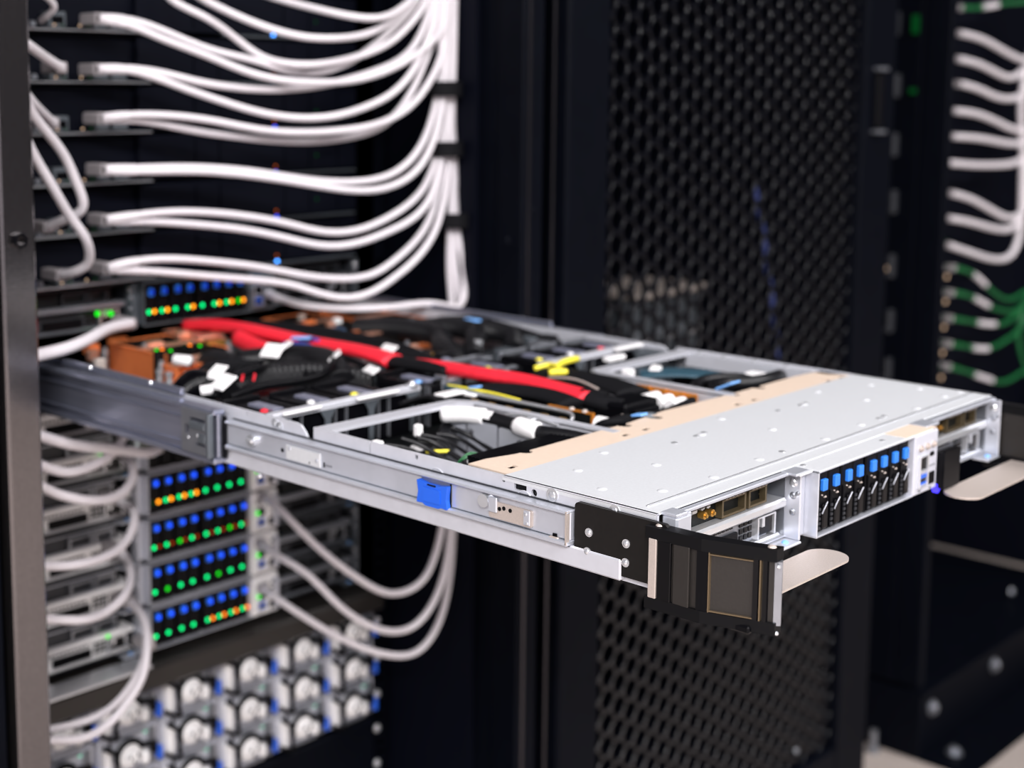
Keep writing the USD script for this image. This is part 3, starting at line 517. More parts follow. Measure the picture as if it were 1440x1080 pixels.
# dark patched devices above
for k in range(7):
    zb = .049 + .0467 * k; o = (0, SY - .012, zb + .044)
    NM = ('lowest', 'second from the bottom', 'third from the bottom', 'fourth from the bottom', 'uppermost but one in view', 'uppermost in view', 'the one cut off')[k]
    t = thing('patched_server', 'black rack device with white leads plugged in, %s of its stack' % NM, 'server', o, 'black patched devices above the drive server')
    y = o[1]
    part(t, 'chassis', join(bx(.001, .433, y + .012, y + .70, zb + .0012, zb + .0445), bx(.150, .434, y + .004, y + .012, zb + .002, zb + .044, .001)), 'rack_dark')
    part(t, 'front_lip', bx(0, .160, y - .004, y + .012, zb, zb + .0016, .0005), 'bright_steel')
    part(t, 'front_lip', bx(.250, .428, y - .001, y + .006, zb - .0004, zb + .0014, .0004), 'dull_grey')
    part(t, 'bezel_groove', join([bx(x, x + .0016, y + .0030, y + .005, zb + .006, zb + .041) for x in (.215, .245, .330, .365, .405)]), 'rack_paint', kind='stuff')
    for x0, w in ((.052, .018), (.098, .015), (.118, .016)):
        b = part(t, 'port_block', join(bx(x0, x0 + w, y - .002, y + .014, zb + .003, zb + .017, .001)), 'dull_grey')
        if x0 < .09: part(b, 'port_opening', bx(x0 + .003, x0 + w - .003, y - .0025, y + .001, zb + .006, zb + .013), 'black_gloss')
    part(t, 'port_block', bx(.034, .040, y - .001, y + .014, zb + .003, zb + .008, .001), 'grey_metal')
    for x, m_ in ((.0575, 'led_warm'), (.066, 'led_dim_green'), (.084, 'led_warm'), (.093, 'led_dim_green')):
        part(t, 'port_lamp', dome((x, y - .002, zb + .005), '-y', .0012, .001, 8), m_)
    u = (392.5, 392.5, 392, 391, 391, 390, 390)[k]; c = at(u, 300, y)
    part(t, 'power_lamp', dome((c[0], y + .004, zb + .002), '-y', .0022, .0015, 10), 'led_ice' if k in (0, 4, 5) else 'led_blue')
    part(t, 'fault_lamp', dome((c[0] - .0005, y + .004, zb + .0085), '-y', .0015, .001, 8), 'led_dim_orange')
    c = at(449, 300, y); part(t, 'activity_lamp', dome((c[0], y + .004, zb + .018), '-y', .0016, .001, 8), 'led_dim_green')

# ------------------------------------------------------------------ shelf of plug-in modules at the bottom
t = thing('module_shelf', 'black shelf with a plain grey-black top bar over the white plug-in modules', 'equipment shelf', (.23, .70, -.62))
part(t, 'top_bar', bx(-.004, .452, .676, .73, -.3555, -.3295, .004), 'handle_panel', label='smooth dark front bar')
part(t, 'bar_edge', bx(-.004, .13, .671, .70, -.3292, -.3258, .001), 'bright_steel')
part(t, 'shelf_frame', join(bx(-.004, .0, .70, 1.3, -.62, -.3295), bx(.4560, .4570, .704, 1.3, -.62, -.3295), bx(-.004, .457, .73, 1.3, -.335, -.33)), 'rack_dark')
part(t, 'lower_panel', bx(-.004, .452, .694, .72, -.62, -.4905, .003), 'rack_paint')
def module(k, r):
    """one plug-in unit: pale face, white lever plate, ring-shaped cable keeper round a white socket, blue tab"""
    x, y, z = .0065 + .0752 * k, .700, -.4425 - .0445 * (r - 1)      # bottom left corner of its face
    col = ('hidden-edge', 'second', 'third', 'fourth', 'fifth', 'right-hand')[k]; row = ('top', 'middle', 'bottom')[r]
    lb = 'white plug-in module with blue tab, %s row, %s column of the shelf' % (row, ('leftmost', 'second', 'third', 'fourth', 'fifth', 'sixth')[k])
    return (x, y, z), lb
(mx, my, mz), lb = module(0, 0)
mz = -.400; m0 = thing('plug_in_module', lb, 'module', (mx, my, mz), 'plug-in modules on the bottom shelf')
Bm = lambda a, b, c, d, e, f, r=0.: bx(mx + a, mx + b, my + c, my + d, mz + e, mz + f, r)
part(m0, 'module_body', Bm(.0015, .0735, .002, .25, .001, .0435, .001), 'panel_white')
part(m0, 'lever_plate', join(Bm(.0045, .0145, -.006, .004, .006, .036, .002)), 'white_plastic')
part(m0, 'lever_slot', Bm(.0148, .0165, -.001, .003, .004, .040), 'black_plastic')
sx, sz = .0345, .0225
part(m0, 'socket', join(cyl((mx + sx, my + .003, mz + sz), '-y', .0125, .012, 24, b=.002), cyl((mx + sx, my - .008, mz + sz), '-y', .0075, .006, 20, b=.0015)), 'white_plastic', smooth=35)
part(m0, 'socket_slot', join([Bm(sx + dx_ - .0012, sx + dx_ + .0012, -.0145, -.0120, sz + dz_ - .002, sz + dz_ + .002) for dx_, dz_ in ((-.004, .002), (.0045, .002), (0, -.004))]), 'black_plastic')
arc = [(mx + sx + .0150 * math.cos(a), my - .006, mz + sz + .0150 * math.sin(a)) for a in np.linspace(math.radians(20), math.radians(200), 18)]
part(m0, 'cable_keeper', join(tube(arc, .0030, raw=True), tube([arc[-1], (mx + sx - .0155, my - .006, mz + .010), (mx + sx - .0140, my - .006, mz + .003)], .0022, 8), tube([arc[0], (mx + sx + .019, my - .005, mz + sz + .006), (mx + .0660, my - .004, mz + .020)], .0026, 10)), 'black_plastic', smooth=True)
part(m0, 'keeper_strap', join(tube([(mx + .0030, my - .008, mz + .0415), (mx + .010, my - .010, mz + .036), (mx + .0185, my - .010, mz + .0300)], .0022, 10), tube([(mx - .001, my - .010, mz + .013), (mx + .008, my - .012, mz + .006), (mx + .0185, my - .010, mz + .0025)], .0020, 10)), 'black_plastic', smooth=True)
part(m0, 'side_block', Bm(.0500, .0590, -.007, .004, .006, .021, .003), 'white_plastic')
part(m0, 'vent_strip', join([Bm(.0610 + .003 * i, .0622 + .003 * i, -.0012, .003, .003, .041) for i in range(3)]), 'grey_metal', kind='stuff')
part(m0, 'face_rib', join(Bm(.020, .058, -.0015, .003, .0395, .0415), Bm(.020, .058, -.0015, .003, .0015, .0035)), 'grey_metal')
part(m0, 'tab_plate', Bm(.0625, .0690, -.004, .003, .014, .027, .001), 'bronze_black')
part(m0, 'release_tab', Bm(.0690, .0748, -.006, .002, .0055, .0205, .0015), 'blue_plastic', label='blue release tab')
part(m0, 'lamp', dome((mx + .0575, my + .0015, mz + .0385), '-y', .0022, .0015, 8), 'led_mint')
for r in range(3):
    for k in range(6):
        if k == 0 and r == 0: continue
        dup(m0, (.0752 * k, 0, -.0445 * r), module(k, r)[1])

# ------------------------------------------------------------------ the pulled-out server
L = .80
sv = thing('rack_server', 'open silver server pulled far out of the rack, its red and black wiring showing', 'server', (0, 0, 0))
# tray and side walls
part(sv, 'tray', join(bx(.001, .433, .032, L, -.0436, -.0424), bx(.0, .434, -.001, .033, -.0436, -.0428)), 'zinc')
side = poly((-.001, -.0432), (L, -.0432), (L, .0), (.302, .0), (.297, -.001), (.292, -.0055), (.2895, -.0095), (.286, -.0108), (.2835, -.0108), (.2835, 0), (-.001, 0))
hol = [LineString([(.2275, .001), (.2272, -.0085)]).buffer(.0007), sbox(.093, -.0062, .1015, -.0028).buffer(.0006), Point(.1105, -.0030).buffer(.0013), Point(.0865, -.0060).buffer(.0022), sbox(.183, -.004, .1855, -.0012), sbox(.3555, -.0035, .3565, -.0015)]
part(sv, 'side_wall', prism(side.difference(unary_union(hol)), 'x', -.0018, 0), 'side_steel', label='left side wall, brushed steel')
part(sv, 'side_wall', prism(side.difference(unary_union(hol[1:2])), 'x', .434, .4358), 'side_steel')
part(sv, 'side_backing', bx(.0004, .0012, .085, .19, -.012, -.0005), 'black_gloss')
for y, z, r in ((.0725, -.0042, .0042), (.0275, -.0040, .0036)): part(sv, 'side_rivet', join(cyl((-.0018, y, z), '-x', r, .0007, 18), dome((-.0024, y, z), '-x', r * .62, .0010, 12)), 'bright_steel', smooth=30)
part(sv, 'pressed_ring', tube([(-.0019, .094 + .0062 * math.cos(a), -.0125 + .0062 * math.sin(a)) for a in np.linspace(.1, math.pi - .1, 16)], .0005, raw=True, sides=6), 'side_steel')
part(sv, 'pressed_ring', tube([(-.0019, .166 + .0070 * math.cos(a), -.0125 + .0062 * math.sin(a)) for a in np.linspace(.1, math.pi - .1, 16)], .0005, raw=True, sides=6), 'side_steel')
for y, z in ((.3245, -.0040), (.3195, -.0055)): part(sv, 'side_screw', join(cyl((-.0018, y, z), '-x', .0033, .0006, 14), dome((-.0024, y, z), '-x', .0019, .0008, 10)), 'bright_steel')
# cover over the front, with pressed dimples and a front ridge
cp = part(sv, 'cover_plate', join(bx(-.0019, .4359, -.001, .1115, -.0012, 0, .0004), bx(-.0019, -.0012, 0, .1115, -.0030, -.0006)), 'cover_steel', label='plain grey front cover')
for x, y in ((.017, .051), (.039, .086), (.039, .024), (.084, .060), (.085, .101), (.085, .019), (.141, .022), (.171, .084), (.219, .019), (.220, .100), (.218, .058), (.274, .022), (.304, .083), (.351, .098), (.351, .058), (.351, .018), (.405, .022), (.405, .082), (.418, .048), (.429, .021)):
    part(cp, 'pressed_dimple', dome((x, y, -.0002), 'z', .0034, .0011, 14), 'cover_steel', smooth=True)
for x, y in ((.139, .084), (.165, .084), (.177, .086), (.272, .085), (.300, .083), (.309, .084), (.169, .022), (.301, .022), (.310, .023)):
    part(cp, 'pressed_dimple', dome((x, y, -.0002), 'z', .0026, .0009, 12), 'bright_steel', smooth=True)
part(cp, 'front_ridge', bx(.006, .432, .0105, .0125, -.0005, .0010, .0006), 'bright_steel')
part(sv, 'front_gap', bx(.004, .430, -.0006, .0012, -.0060, -.0014), 'bronze_black')
part(sv, 'front_lip', join(bx(.012, .1405, -.006, -.0016, -.0030, -.0008, .0006), bx(.312, .433, -.006, -.0016, -.0030, -.0008, .0006), bx(.128, .1440, -.012, -.001, -.0022, -.0004, .0005), bx(.299, .318, -.014, -.001, -.0012, .0010, .0006)), 'zinc')
# cream insulating film behind the cover
film = poly((.004, .108), (.4315, .108), (.4315, .139), (.395, .1425), (.300, .1420), (.215, .1450), (.165, .1405), (.045, .1400), (.022, .1455), (.005, .1455))
nt = []
for u, v in ((741, 634), (881, 597), (925, 586), (1034, 554), (1070, 544)):
    c = flat(u, v, 0); nt.append(sbox(c[0] - .0055, c[1] + .001, c[0] + .0045, c[1] + .02).union(Point(c[0], c[1] + .001).buffer(.0045)))
for x, y in ((.0185, .1215), (.1355, .1215), (.159, .1215), (.272, .1195), (.295, .1195), (.399, .1155), (.420, .115)): nt.append(sbox(x - .0038, y - .0027, x + .0038, y + .0027))
part(sv, 'insulating_film', prism(film.difference(unary_union(nt)), 'z', -.0016, -.0006), 'cream_film', label='cream film strip with square holes and notches')
part(sv, 'film_backing', bx(.006, .43, .109, .136, -.006, -.003), 'black_plastic')
# front
server_front(sv, (0, 0, 0), True)
part(sv, 'cage_top', join(bx(.1452, .3005, -.0182, -.0006, -.0016, -.0004, .0003), bx(.1300, .1452, -.0135, -.0005, -.0022, -.0006, .0003)), 'cover_steel')
part(sv, 'cream_label', bx(.262, .3065, -.0175, -.0012, -.0005, .0000), 'cream_film')
for x, y in ((.1495, -.004), (.244, -.009)): part(sv, 'cage_dimple', dome((x, y, -.0004), 'z', .0022, .0008, 10), 'bright_steel')
# black pull-out tab with the violet lamp at its foot
part(sv, 'pull_tab', prism(rpoly(.3085, .3335, -.0445, -.0175, .0022), 'y', -.0235, -.0210), 'black_plastic')
part(sv, 'tab_slider', bx(.3080, .3110, -.022, -.012, -.044, -.019, .001), 'black_plastic')
part(sv, 'locator_lamp', cyl((.3090, -.0165, -.0440), '-y', .0034, .003, 16), 'led_violet')
# corner block on the left
cb = part(sv, 'corner_bracket', join(bx(.0020, .0165, -.0115, -.001, -.0195, -.0008, .0012), bx(.0165, .0215, -.008, .002, -.0175, -.0015, .0006), bx(.0020, .0130, -.0115, -.0005, -.0012, .0010, .0006)), 'zinc')
part(cb, 'bracket_screw', dome((.0020, -.0065, -.0095), '-x', .0026, .0014, 12), 'bright_steel')
# black ear plate with four rivets, folded handle block and flat grey grip, both sides
def ear(s):
    X = lambda x: x if s > 0 else .434 - x
    lab = 'left' if s > 0 else 'right'
    pl = rpoly(-.010, .0535, -.0395, -.0035, .0025)
    e = part(sv, 'ear_plate', prism(pl, 'x', *sorted((X(-.0020), X(-.0050)))), 'bronze_black', label='black ear plate on the %s side' % lab)
    for y, z in ((.0430, -.0195), (.0440, -.0310), (.0170, -.0200), (.0172, -.0310)):
        part(e, 'rivet', join(cyl((X(-.0050), y, z), '-x' if s > 0 else 'x', .0026, .0005, 14), dome((X(-.0054), y, z), '-x' if s > 0 else 'x', .0019, .0011, 12)), 'bright_steel', smooth=30)
    P0, P1, P2, P3 = (-.0090, .0010), (-.0075, -.0335), (.0045, -.0710), (.0075, -.0730)
    out = [P0, P1, P2, (.0118, -.0705), (.0098, -.066), (.0005, -.0345), (-.0010, .0005)]
    pg = Polygon([(X(a), b) for a, b in out])
    g = part(sv, 'handle_block', prism(pg.buffer(-.0013), 'z', -.0500, -.0065), 'handle_panel', label='folded dark handle on the %s corner' % lab)
    for z0, z1 in ((-.0118, -.0050), (-.0515, -.0448)): part(g, 'handle_cap', prism(pg.buffer(.0004), 'z', z0, z1), 'handle_black')
    st = lambda y0, y1, xo, m_, nm, dx=.0: part(g, nm, bx(X(xo), X(xo + .0016), y0, y1, -.0450, -.0115, .0003), m_)
    st(-.0060, -.0010, -.0096, 'tab_metal', 'polished_strip')
    st(-.0150, -.0065, -.0090, 'black_gloss', 'handle_recess')
    st(-.0265, -.0165, -.0086, 'handle_panel', 'handle_plate')
    part(g, 'handle_fold', prism(Polygon([(X(-.0080), -.0310), (X(-.0062), -.0310), (X(-.0048), -.0370), (X(-.0066), -.0370)]), 'z', -.0455, -.0110), 'black_plastic')
    sl = (P2[0] - P1[0]) / (P2[1] - P1[1])
    for a, b, m_, nm in ((-.0374, -.0379, 'brass_dim', 'brass_edge'), (-.0600, -.0625, 'black_gloss', 'handle_recess'), (-.0632, -.0638, 'brass_dim', 'brass_edge'), (-.0650, -.0670, 'black_gloss', 'handle_recess')):
        f_ = lambda y: P1[0] + sl * (y - P1[1])
        part(g, nm, prism(Polygon([(X(f_(a) - .0004), a), (X(f_(b) - .0004), b), (X(f_(b) + .004), b), (X(f_(a) + .004), a)]), 'z', -.0448, -.0118), m_)
    for z in (-.0132, -.0444): part(g, 'brass_edge', prism(Polygon([(X(P1[0] + sl * (y - P1[1]) - .0003 + d), y) for y, d in ((-.038, 0), (-.060, 0), (-.060, .003), (-.038, .003))]), 'z', z, z + .0005), 'brass_dim')
    part(g, 'handle_end', prism(Polygon([(X(P2[0] + .0006), P2[1] + .001), (X(P3[0]), P3[1]), (X(.0112), -.0712), (X(.009), -.069)]), 'z', -.0465, -.0120), 'grey_metal')
    for z in (-.0140, -.0500): part(g, 'cap_pin', dome((X(.0050), -.0722, z), '-y', .0012, .0012, 8), 'bright_steel')
    part(g, 'cap_pin', join(dome((X(-.0045), -.0045, -.0051), 'z', .0022, .0014, 10), dome((X(.0060), -.0675, -.0047), 'z', .0024, .0012, 10)), 'tab_metal')
    tip = .142 if s > 0 else .126
    gp = sbox(.0, -.0460, tip - .013, -.0195).union(Point(tip - .0133, -.03275).buffer(.01325, quad_segs=10))
    if s < 0: gp = Polygon([(.434 - a, b) for a, b in gp.exterior.coords])
    part(sv, 'grip_plate', prism(gp, 'z', -.0482, -.0468), 'tab_metal', label='flat grey grip plate with a rounded end, %s side' % lab)
    part(sv, 'grip_stem', bx(X(-.002), X(.012), -.060, -.002, -.0525, -.0482, .001), 'black_plastic')
ear(1); ear(-1)

# ------------------------------------------------------------------ inside the open server
B = bx
def ip(name, m, mesh, parent=sv, **k): return part(parent, name, mesh, m, **k)
ip('main_board', 'circuit', B(.004, .430, .15, .79, -.0405, -.0390))
# riser frames: left and right silver frames round the two front wells
fl = ip('riser_frame', 'side_steel', join(prism(poly((.0005, .2842), (.1315, .2790), (.1425, .262), (.1425, .130), (.1345, .130), (.1345, .2585), (.1265, .2670), (.0035, .2700), (.0005, .2700)), 'z', -.0030, -.0004), bx(.1345, .1355, .14, .265, -.030, -.002)), label='silver frame round the left front well')
fr = ip('riser_frame', 'side_steel', join(prism(poly((.300, .2765), (.4335, .2765), (.4335, .262), (.315, .2645), (.302, .262), (.302, .14), (.296, .14), (.296, .268)), 'z', -.0030, -.0004), prism(poly((.4225, .276), (.434, .276), (.434, .112), (.4225, .128)), 'z', -.0020, -.0006), bx(.296, .2975, .14, .265, -.030, -.002), bx(.4222, .4230, .128, .265, -.016, -.002)), label='silver frame round the right front well')
for y in (.255, .23, .20, .17): ip('frame_screw', 'bright_steel', dome((.4285, y, -.0007), 'z', .0030, .0012, 10))
# sheet plates of the left well
for k, (y0, y1, zt) in enumerate(((.252, .268, -.0085), (.222, .2495, -.0085), (.186, .2195, -.0095))):
    pp_ = sbox(y0, -.038, y1, zt).buffer(-.002).buffer(.002)
    h_ = [Point(y1 - .003, -.018).buffer(.0028)] if k < 2 else [Point((y0 + y1) / 2 - .003, -.0185).buffer(.0032)]
    ip('card_plate', 'zinc', prism(pp_.difference(unary_union(h_)), 'x', .1185, .1200))
ip('well_floor_plate', 'grey_metal', join(bx(.060, .112, .215, .262, -.0385, -.0350, .001), bx(.012, .04, .20, .26, -.0388, -.0375)))
wc = ip('white_sleeve', 'white_plastic', tube([(.112, .268, -.0070), (.118, .250, -.0050), (.122, .236, -.0050)], .0062, 14), smooth=True)
ip('white_sleeve', 'white_plastic', tube([(.122, .236, -.0048), (.124, .218, -.0060)], .0050, 12), smooth=True)
ip('black_cable', 'black_hose', tube([(.120, .252, -.005), (.123, .228, -.0055), (.122, .206, -.0065), (.118, .186, -.0065), (.122, .165, -.0065), (.128, .145, -.008)], .0052, 30), smooth=True)
ip('white_sleeve', 'white_plastic', tube([(.1200, .2025, -.0055), (.1175, .1900, -.0055), (.1180, .1825, -.006)], .0068, 12), smooth=True)
ip('ridged_cooler', 'black_plastic', join(bx(.030, .128, .1465, .1685, -.016, -.0068), [bx(.030, .128, y, y + .0012, -.0070, -.0045) for y in np.arange(.1470, .1680, .0030)]))
ip('white_plug', 'white_plastic', join(bx(.034, .056, .167, .174, -.012, -.0060, .001), bx(.037, .045, .164, .170, -.016, -.010, .001)))
ip('green_wires', 'green_cable', join([tube([(.041 + .002 * k, .168, -.010), (.033 + .002 * k, .174, -.008 + .001 * k), (.030, .182, -.016)], .0006, 10, 6) for k in range(4)]))
# cable loop in the left well
ip('black_cable', 'black_hose', join([tube([(.012 + .004 * k, .262, -.012), (.020 + .004 * k, .235, -.030 + .002 * k), (.050, .205 + .006 * k, -.034), (.085, .20 + .006 * k, -.033)], .0022, 24) for k in range(4)]), smooth=True)
ip('ribbed_hose', 'black_hose', join([tube([(.128 + .0035 * k, .330 - .002 * k, -.012), (.136 + .0035 * k, .305, -.0035), (.124 + .0035 * k, .278, -.010), (.100 + .0035 * k, .262, -.022), (.082 + .0035 * k, .258, -.034)], .0019, 26) for k in range(8)]), smooth=True, label='bundle of thin black leads bending down into the left well')
ip('white_sleeve', 'white_plastic', join(bx(.135, .160, .288, .300, -.0015, .0005, .0008), bx(.158, .170, .280, .296, -.0035, -.0010, .0008)))
ip('yellow_plug', 'yellow', tube([(.072, .247, -.024), (.085, .237, -.024)], .0013, 8), smooth=True)
ip('yellow_plug', 'yellow', tube([(.018, .215, -.030), (.034, .200, -.028)], .0020, 8), smooth=True)
ip('white_plug', 'white_plastic', join(bx(.080, .085, .262, .268, -.018, -.009, .001), bx(.070, .080, .255, .262, -.026, -.022, .001), bx(.028, .034, .250, .258, -.018, -.010, .001), bx(.030, .035, .243, .249, -.026, -.018, .001), bx(.010, .020, .222, .236, -.028, -.025, .001)))
for k, (x, y) in enumerate(((.030, .185), (.040, .190), (.052, .198), (.064, .190), (.022, .172), (.046, .178))):
    ip('board_chip', ('black_plastic', 'gold', 'black_gloss')[k % 3], bx(x, x + .008, y, y + .006, -.039, -.033 + .001 * (k % 2), .0006))
for k in range(9):
    a = .012 * k
    ip('black_cable', 'black_hose', tube([(.010 + a, .262 - .004 * (k % 3), -.014 - .001 * (k % 4)), (.022 + a, .248, -.020), (.040 + a * .8, .236 - .003 * k, -.030), (.072 + a * .5, .226 - .004 * k, -.032)], .0014 + .0003 * (k % 3), 20, 8), smooth=True)
for k, m_ in enumerate(('tab_metal', 'yellow', 'white_plastic', 'teal_ribbon', 'tab_metal')):
    ip('thin_wire', m_, tube([(.016 + .004 * k, .226, -.024), (.026 + .005 * k, .212 - .002 * k, -.028), (.044 + .005 * k, .206 - .003 * k, -.031)], .0008, 14, 6), smooth=True)
# fan wall
for a, b, y in ((.003, .153, .337), (.290, .432, .3235)):
    ip('fan_rail', 'side_steel', join(bx(a, b, y - .005, y + .004, -.0020, -.0002, .0008), bx(a, b, y - .0055, y - .0045, -.0045, -.001)))
    for x in np.linspace(a + .008, b - .008, 4):
        ip('fan_strut', 'dull_grey', prism(poly((x - .009, -.003), (x + .009, -.003), (x + .0028, -.012), (x + .0022, -.036), (x - .0022, -.036), (x - .0028, -.012)), 'y', y - .0050, y - .0038))
        ip('strut_fin', 'grey_metal', join(bx(x + .008, x + .0092, y - .0045, y + .002, -.036, -.004), bx(x + .019, x + .0202, y - .0045, y + .002, -.036, -.004)))
    ip('fan_well', 'black_gloss', bx(a, b, y - .002, y - .001, -.039, -.002))
ip('rail_tab', 'white_plastic', join(bx(.010, .046, .3275, .3315, -.0018, .0006, .0008), bx(.082, .126, .3270, .3310, -.0018, .0006, .0008), bx(.385, .425, .3120, .3180, -.0015, .0012, .0008)))
ip('rail_stud', 'bright_steel', join(cyl((.146, .334, -.001), 'z', .0050, .0020, 14), dome((.146, .334, .0010), 'z', .0030, .0030, 12)))
for k, (x, y) in enumerate(((.027, .372), (.071, .370), (.114, .368), (.183, .366), (.266, .364), (.327, .358), (.368, .356), (.409, .353))):
    f = ip('cooling_fan', 'black_plastic', join(bx(x - .0205, x + .0205, y - .026, y + .026, -.038, -.0052, .0015), bx(x - .0195, x - .0150, y - .024, y + .024, -.0056, -.0038, .0006), bx(x + .0135, x + .019, y - .024, y + .024, -.0056, -.0042, .0006)))
    part(f, 'fan_label', bx(x - .0050, x + .0055, y - .017, y + .013, -.0054, -.0030, .0004), 'label_grey')
    part(f, 'fan_lead', dome((x - .008, y - .010, -.0055), 'z', .0034, .0026, 8), ('red_sleeve', 'white_plastic', 'yellow', 'blue_tab', 'yellow', 'yellow', 'white_plastic', 'red_sleeve')[k])
    part(f, 'fan_clip', join(bx(x - .018, x + .018, y + .0255, y + .029, -.012, -.0015, .0008), bx(x - .003, x + .012, y - .026, y - .021, -.0055, -.0025, .0006)), 'black_plastic' if k < 4 else 'grey_metal')
for x, y in ((.198, .345), (.232, .350), (.250, .338), (.215, .375)):
    ip('silver_clip', 'grey_metal', join(bx(x - .012, x + .012, y - .006, y + .006, -.012, -.0030, .0012), bx(x - .010, x - .006, y - .006, y + .006, -.004, .000, .0008)))
# red sleeves along the spine, with black hose between
ip('red_sleeve', 'red_sleeve', tube([(.190, .690, .000), (.196, .655, .004), (.200, .620, .005), (.199, .565, .005), (.200, .505, .004), (.202, .450, .004), (.203, .412, .001)], np.r_[np.linspace(.006, .0095, 20), np.full(20, .0095), np.linspace(.0095, .0125, 10)], 50, 14, rz=.0058), smooth=True, label='long red sleeve, rear piece')
ip('red_sleeve', 'red_sleeve', tube([(.182, .60, .000), (.180, .57, -.004), (.178, .54, -.006)], .006, 16, 10, rz=.008), smooth=True, label='short red sleeve beside the rear piece')
ip('black_hose', 'black_cloth', tube([(.203, .425, .000), (.206, .40, .000), (.209, .375, .000), (.212, .355, -.001)], .0100, 20, 12, rz=.0055), smooth=True)
ip('red_sleeve', 'red_sleeve', tube([(.208, .392, .000), (.213, .355, .001), (.214, .320, .001), (.219, .288, .001), (.218, .255, .000), (.2175, .214, -.0025)], np.r_[np.linspace(.006, .0085, 25), np.linspace(.0085, .0115, 25)], 50, 14, rz=.0055), smooth=True, label='long red sleeve, front piece')
ip('black_hose', 'black_cloth', tube([(.2175, .222, -.003), (.221, .205, -.005), (.226, .190, -.008)], .0100, 16, 12, rz=.0070), smooth=True)
ip('black_hose', 'black_cloth', tube([(.172, .300, -.004), (.186, .286, -.002), (.197, .262, -.0015), (.199, .235, -.002), (.196, .214, -.004)], .0125, 30, 12, rz=.0045), smooth=True, label='flat black padded lead left of the red sleeve')
ip('black_hose', 'black_cloth', tube([(.275, .300, -.002), (.270, .270, -.001), (.268, .235, -.002), (.262, .205, -.004)], .0165, 30, 12, rz=.0045), smooth=True, label='flat black padded lead right of the red sleeve')
ip('black_hose', 'black_cloth', tube([(.250, .30, -.004), (.245, .26, -.004), (.240, .22, -.005)], .009, 24, 10, rz=.004), smooth=True)
ip('steel_wire', 'tab_metal', tube([(.242, .275, .001), (.244, .250, .003), (.242, .225, -.001)], .0010, 20, 6), smooth=True)
# yellow twist tie
ip('yellow_tie', 'yellow', join(tube([(.262, .306, .001), (.272, .297, .004), (.264, .283, .004), (.258, .276, .003)], .0026, 20, 8), tube([(.266, .286, .004), (.282, .293, .005), (.300, .296, .005), (.310, .299, .004)], .0028, 20, 8), tube([(.250, .281, .003), (.256, .276, .0035), (.262, .272, .003)], .0030, 12, 8)), smooth=True)
# big black plug, white capacitors, cards
cn = ip('power_plug', 'black_plastic', join(bx(.214, .256, .178, .206, -.026, -.0020, .002), bx(.218, .252, .196, .212, -.022, -.0045, .0015), bx(.220, .250, .172, .180, -.024, -.006, .001)))
part(cn, 'plug_tab', bx(.218, .224, .198, .204, -.003, .001, .0006), 'black_plastic'); part(cn, 'plug_pin', dome((.2140, .181, -.010), '-x', .0014, .001, 8), 'tab_metal')
for k, (x, y) in enumerate(((.266, .196), (.2645, .183), (.263, .170))): ip('capacitor', 'white_plastic', join(cyl((x - .004, y, -.0085), 'x', .0052, .019, 16, b=.0012)), smooth=30)
ip('card_edge', 'amber_edge', join(bx(.288, .2895, .165, .222, -.022, -.0030), [bx(.286, .288, y, y + .003, -.006, -.0025) for y in (.176, .192, .208)]))
pc = ip('riser_card', 'circuit', bx(.1795, .1810, .183, .224, -.0265, -.0040), label='small black card with a gilt top edge')
part(pc, 'gilt_edge', join(bx(.1790, .1815, .183, .224, -.0042, -.0030), bx(.1790, .1815, .1818, .1835, -.0265, -.0030)), 'amber_edge')
part(pc, 'white_print', join([bx(.1790, .17955, .197 + .0026 * i, .1986 + .0026 * i, -.0150, -.0138) for i in range(4)] + [bx(.1790, .17955, .199 + .0026 * i, .2006 + .0026 * i, -.0182, -.0171) for i in range(3)]), 'dull_grey')
part(pc, 'capacitor', join(cyl((.1815, .179, -.0110), '-y', .0066, .014, 16, b=.0014)), 'white_plastic', smooth=30)
part(pc, 'solder_bump', join([dome((.180, y, -.0032), 'z', .0024, .0020, 8) for y in (.190, .202)]), 'tab_metal')
pc = ip('graphics_card', 'circuit', bx(.150, .1515, .180, .300, -.024, -.0035), label='long card with gilt parts along its edge')
part(pc, 'chrome_edge', join(tube([(.1625, .300, -.0015), (.1635, .250, -.0012), (.164, .200, -.0012), (.160, .186, -.0014), (.152, .180, -.003)], .0016, 30, 6)), 'bright_steel', smooth=True)
part(pc, 'gilt_part', join([bx(.1490, .1500, .184 + .0085 * i, .1880 + .0085 * i, -.0115, -.0065) for i in range(13)] + [bx(.1520, .1545, .186 + .017 * i, .192 + .017 * i, -.0045, -.003) for i in range(6)]), 'gold', kind='stuff')
part(pc, 'coloured_wire', tube([(.170, .318, -.001), (.168, .300, .000), (.171, .270, -.0005), (.172, .245, -.002)], .0010, 24, 6), 'yellow', smooth=True)
part(pc, 'coloured_wire', tube([(.166, .318, -.002), (.164, .298, -.001), (.1665, .268, -.002), (.168, .240, -.003)], .0016, 24, 6), 'teal_ribbon', smooth=True)
ip('clear_cover', 'grey_metal', join(bx(.1440, .1485, .17, .26, -.0105, -.0085, .0008), bx(.138, .150, .172, .19, -.0125, -.0105, .001)))
ip('silver_clip', 'bright_steel', join(tube([(.127, .222, -.002), (.131, .206, -.0005), (.133, .190, -.002), (.132, .176, -.003)], .0011, 20, 6), bx(.128, .136, .196, .204, -.0045, -.001, .001)), smooth=False)
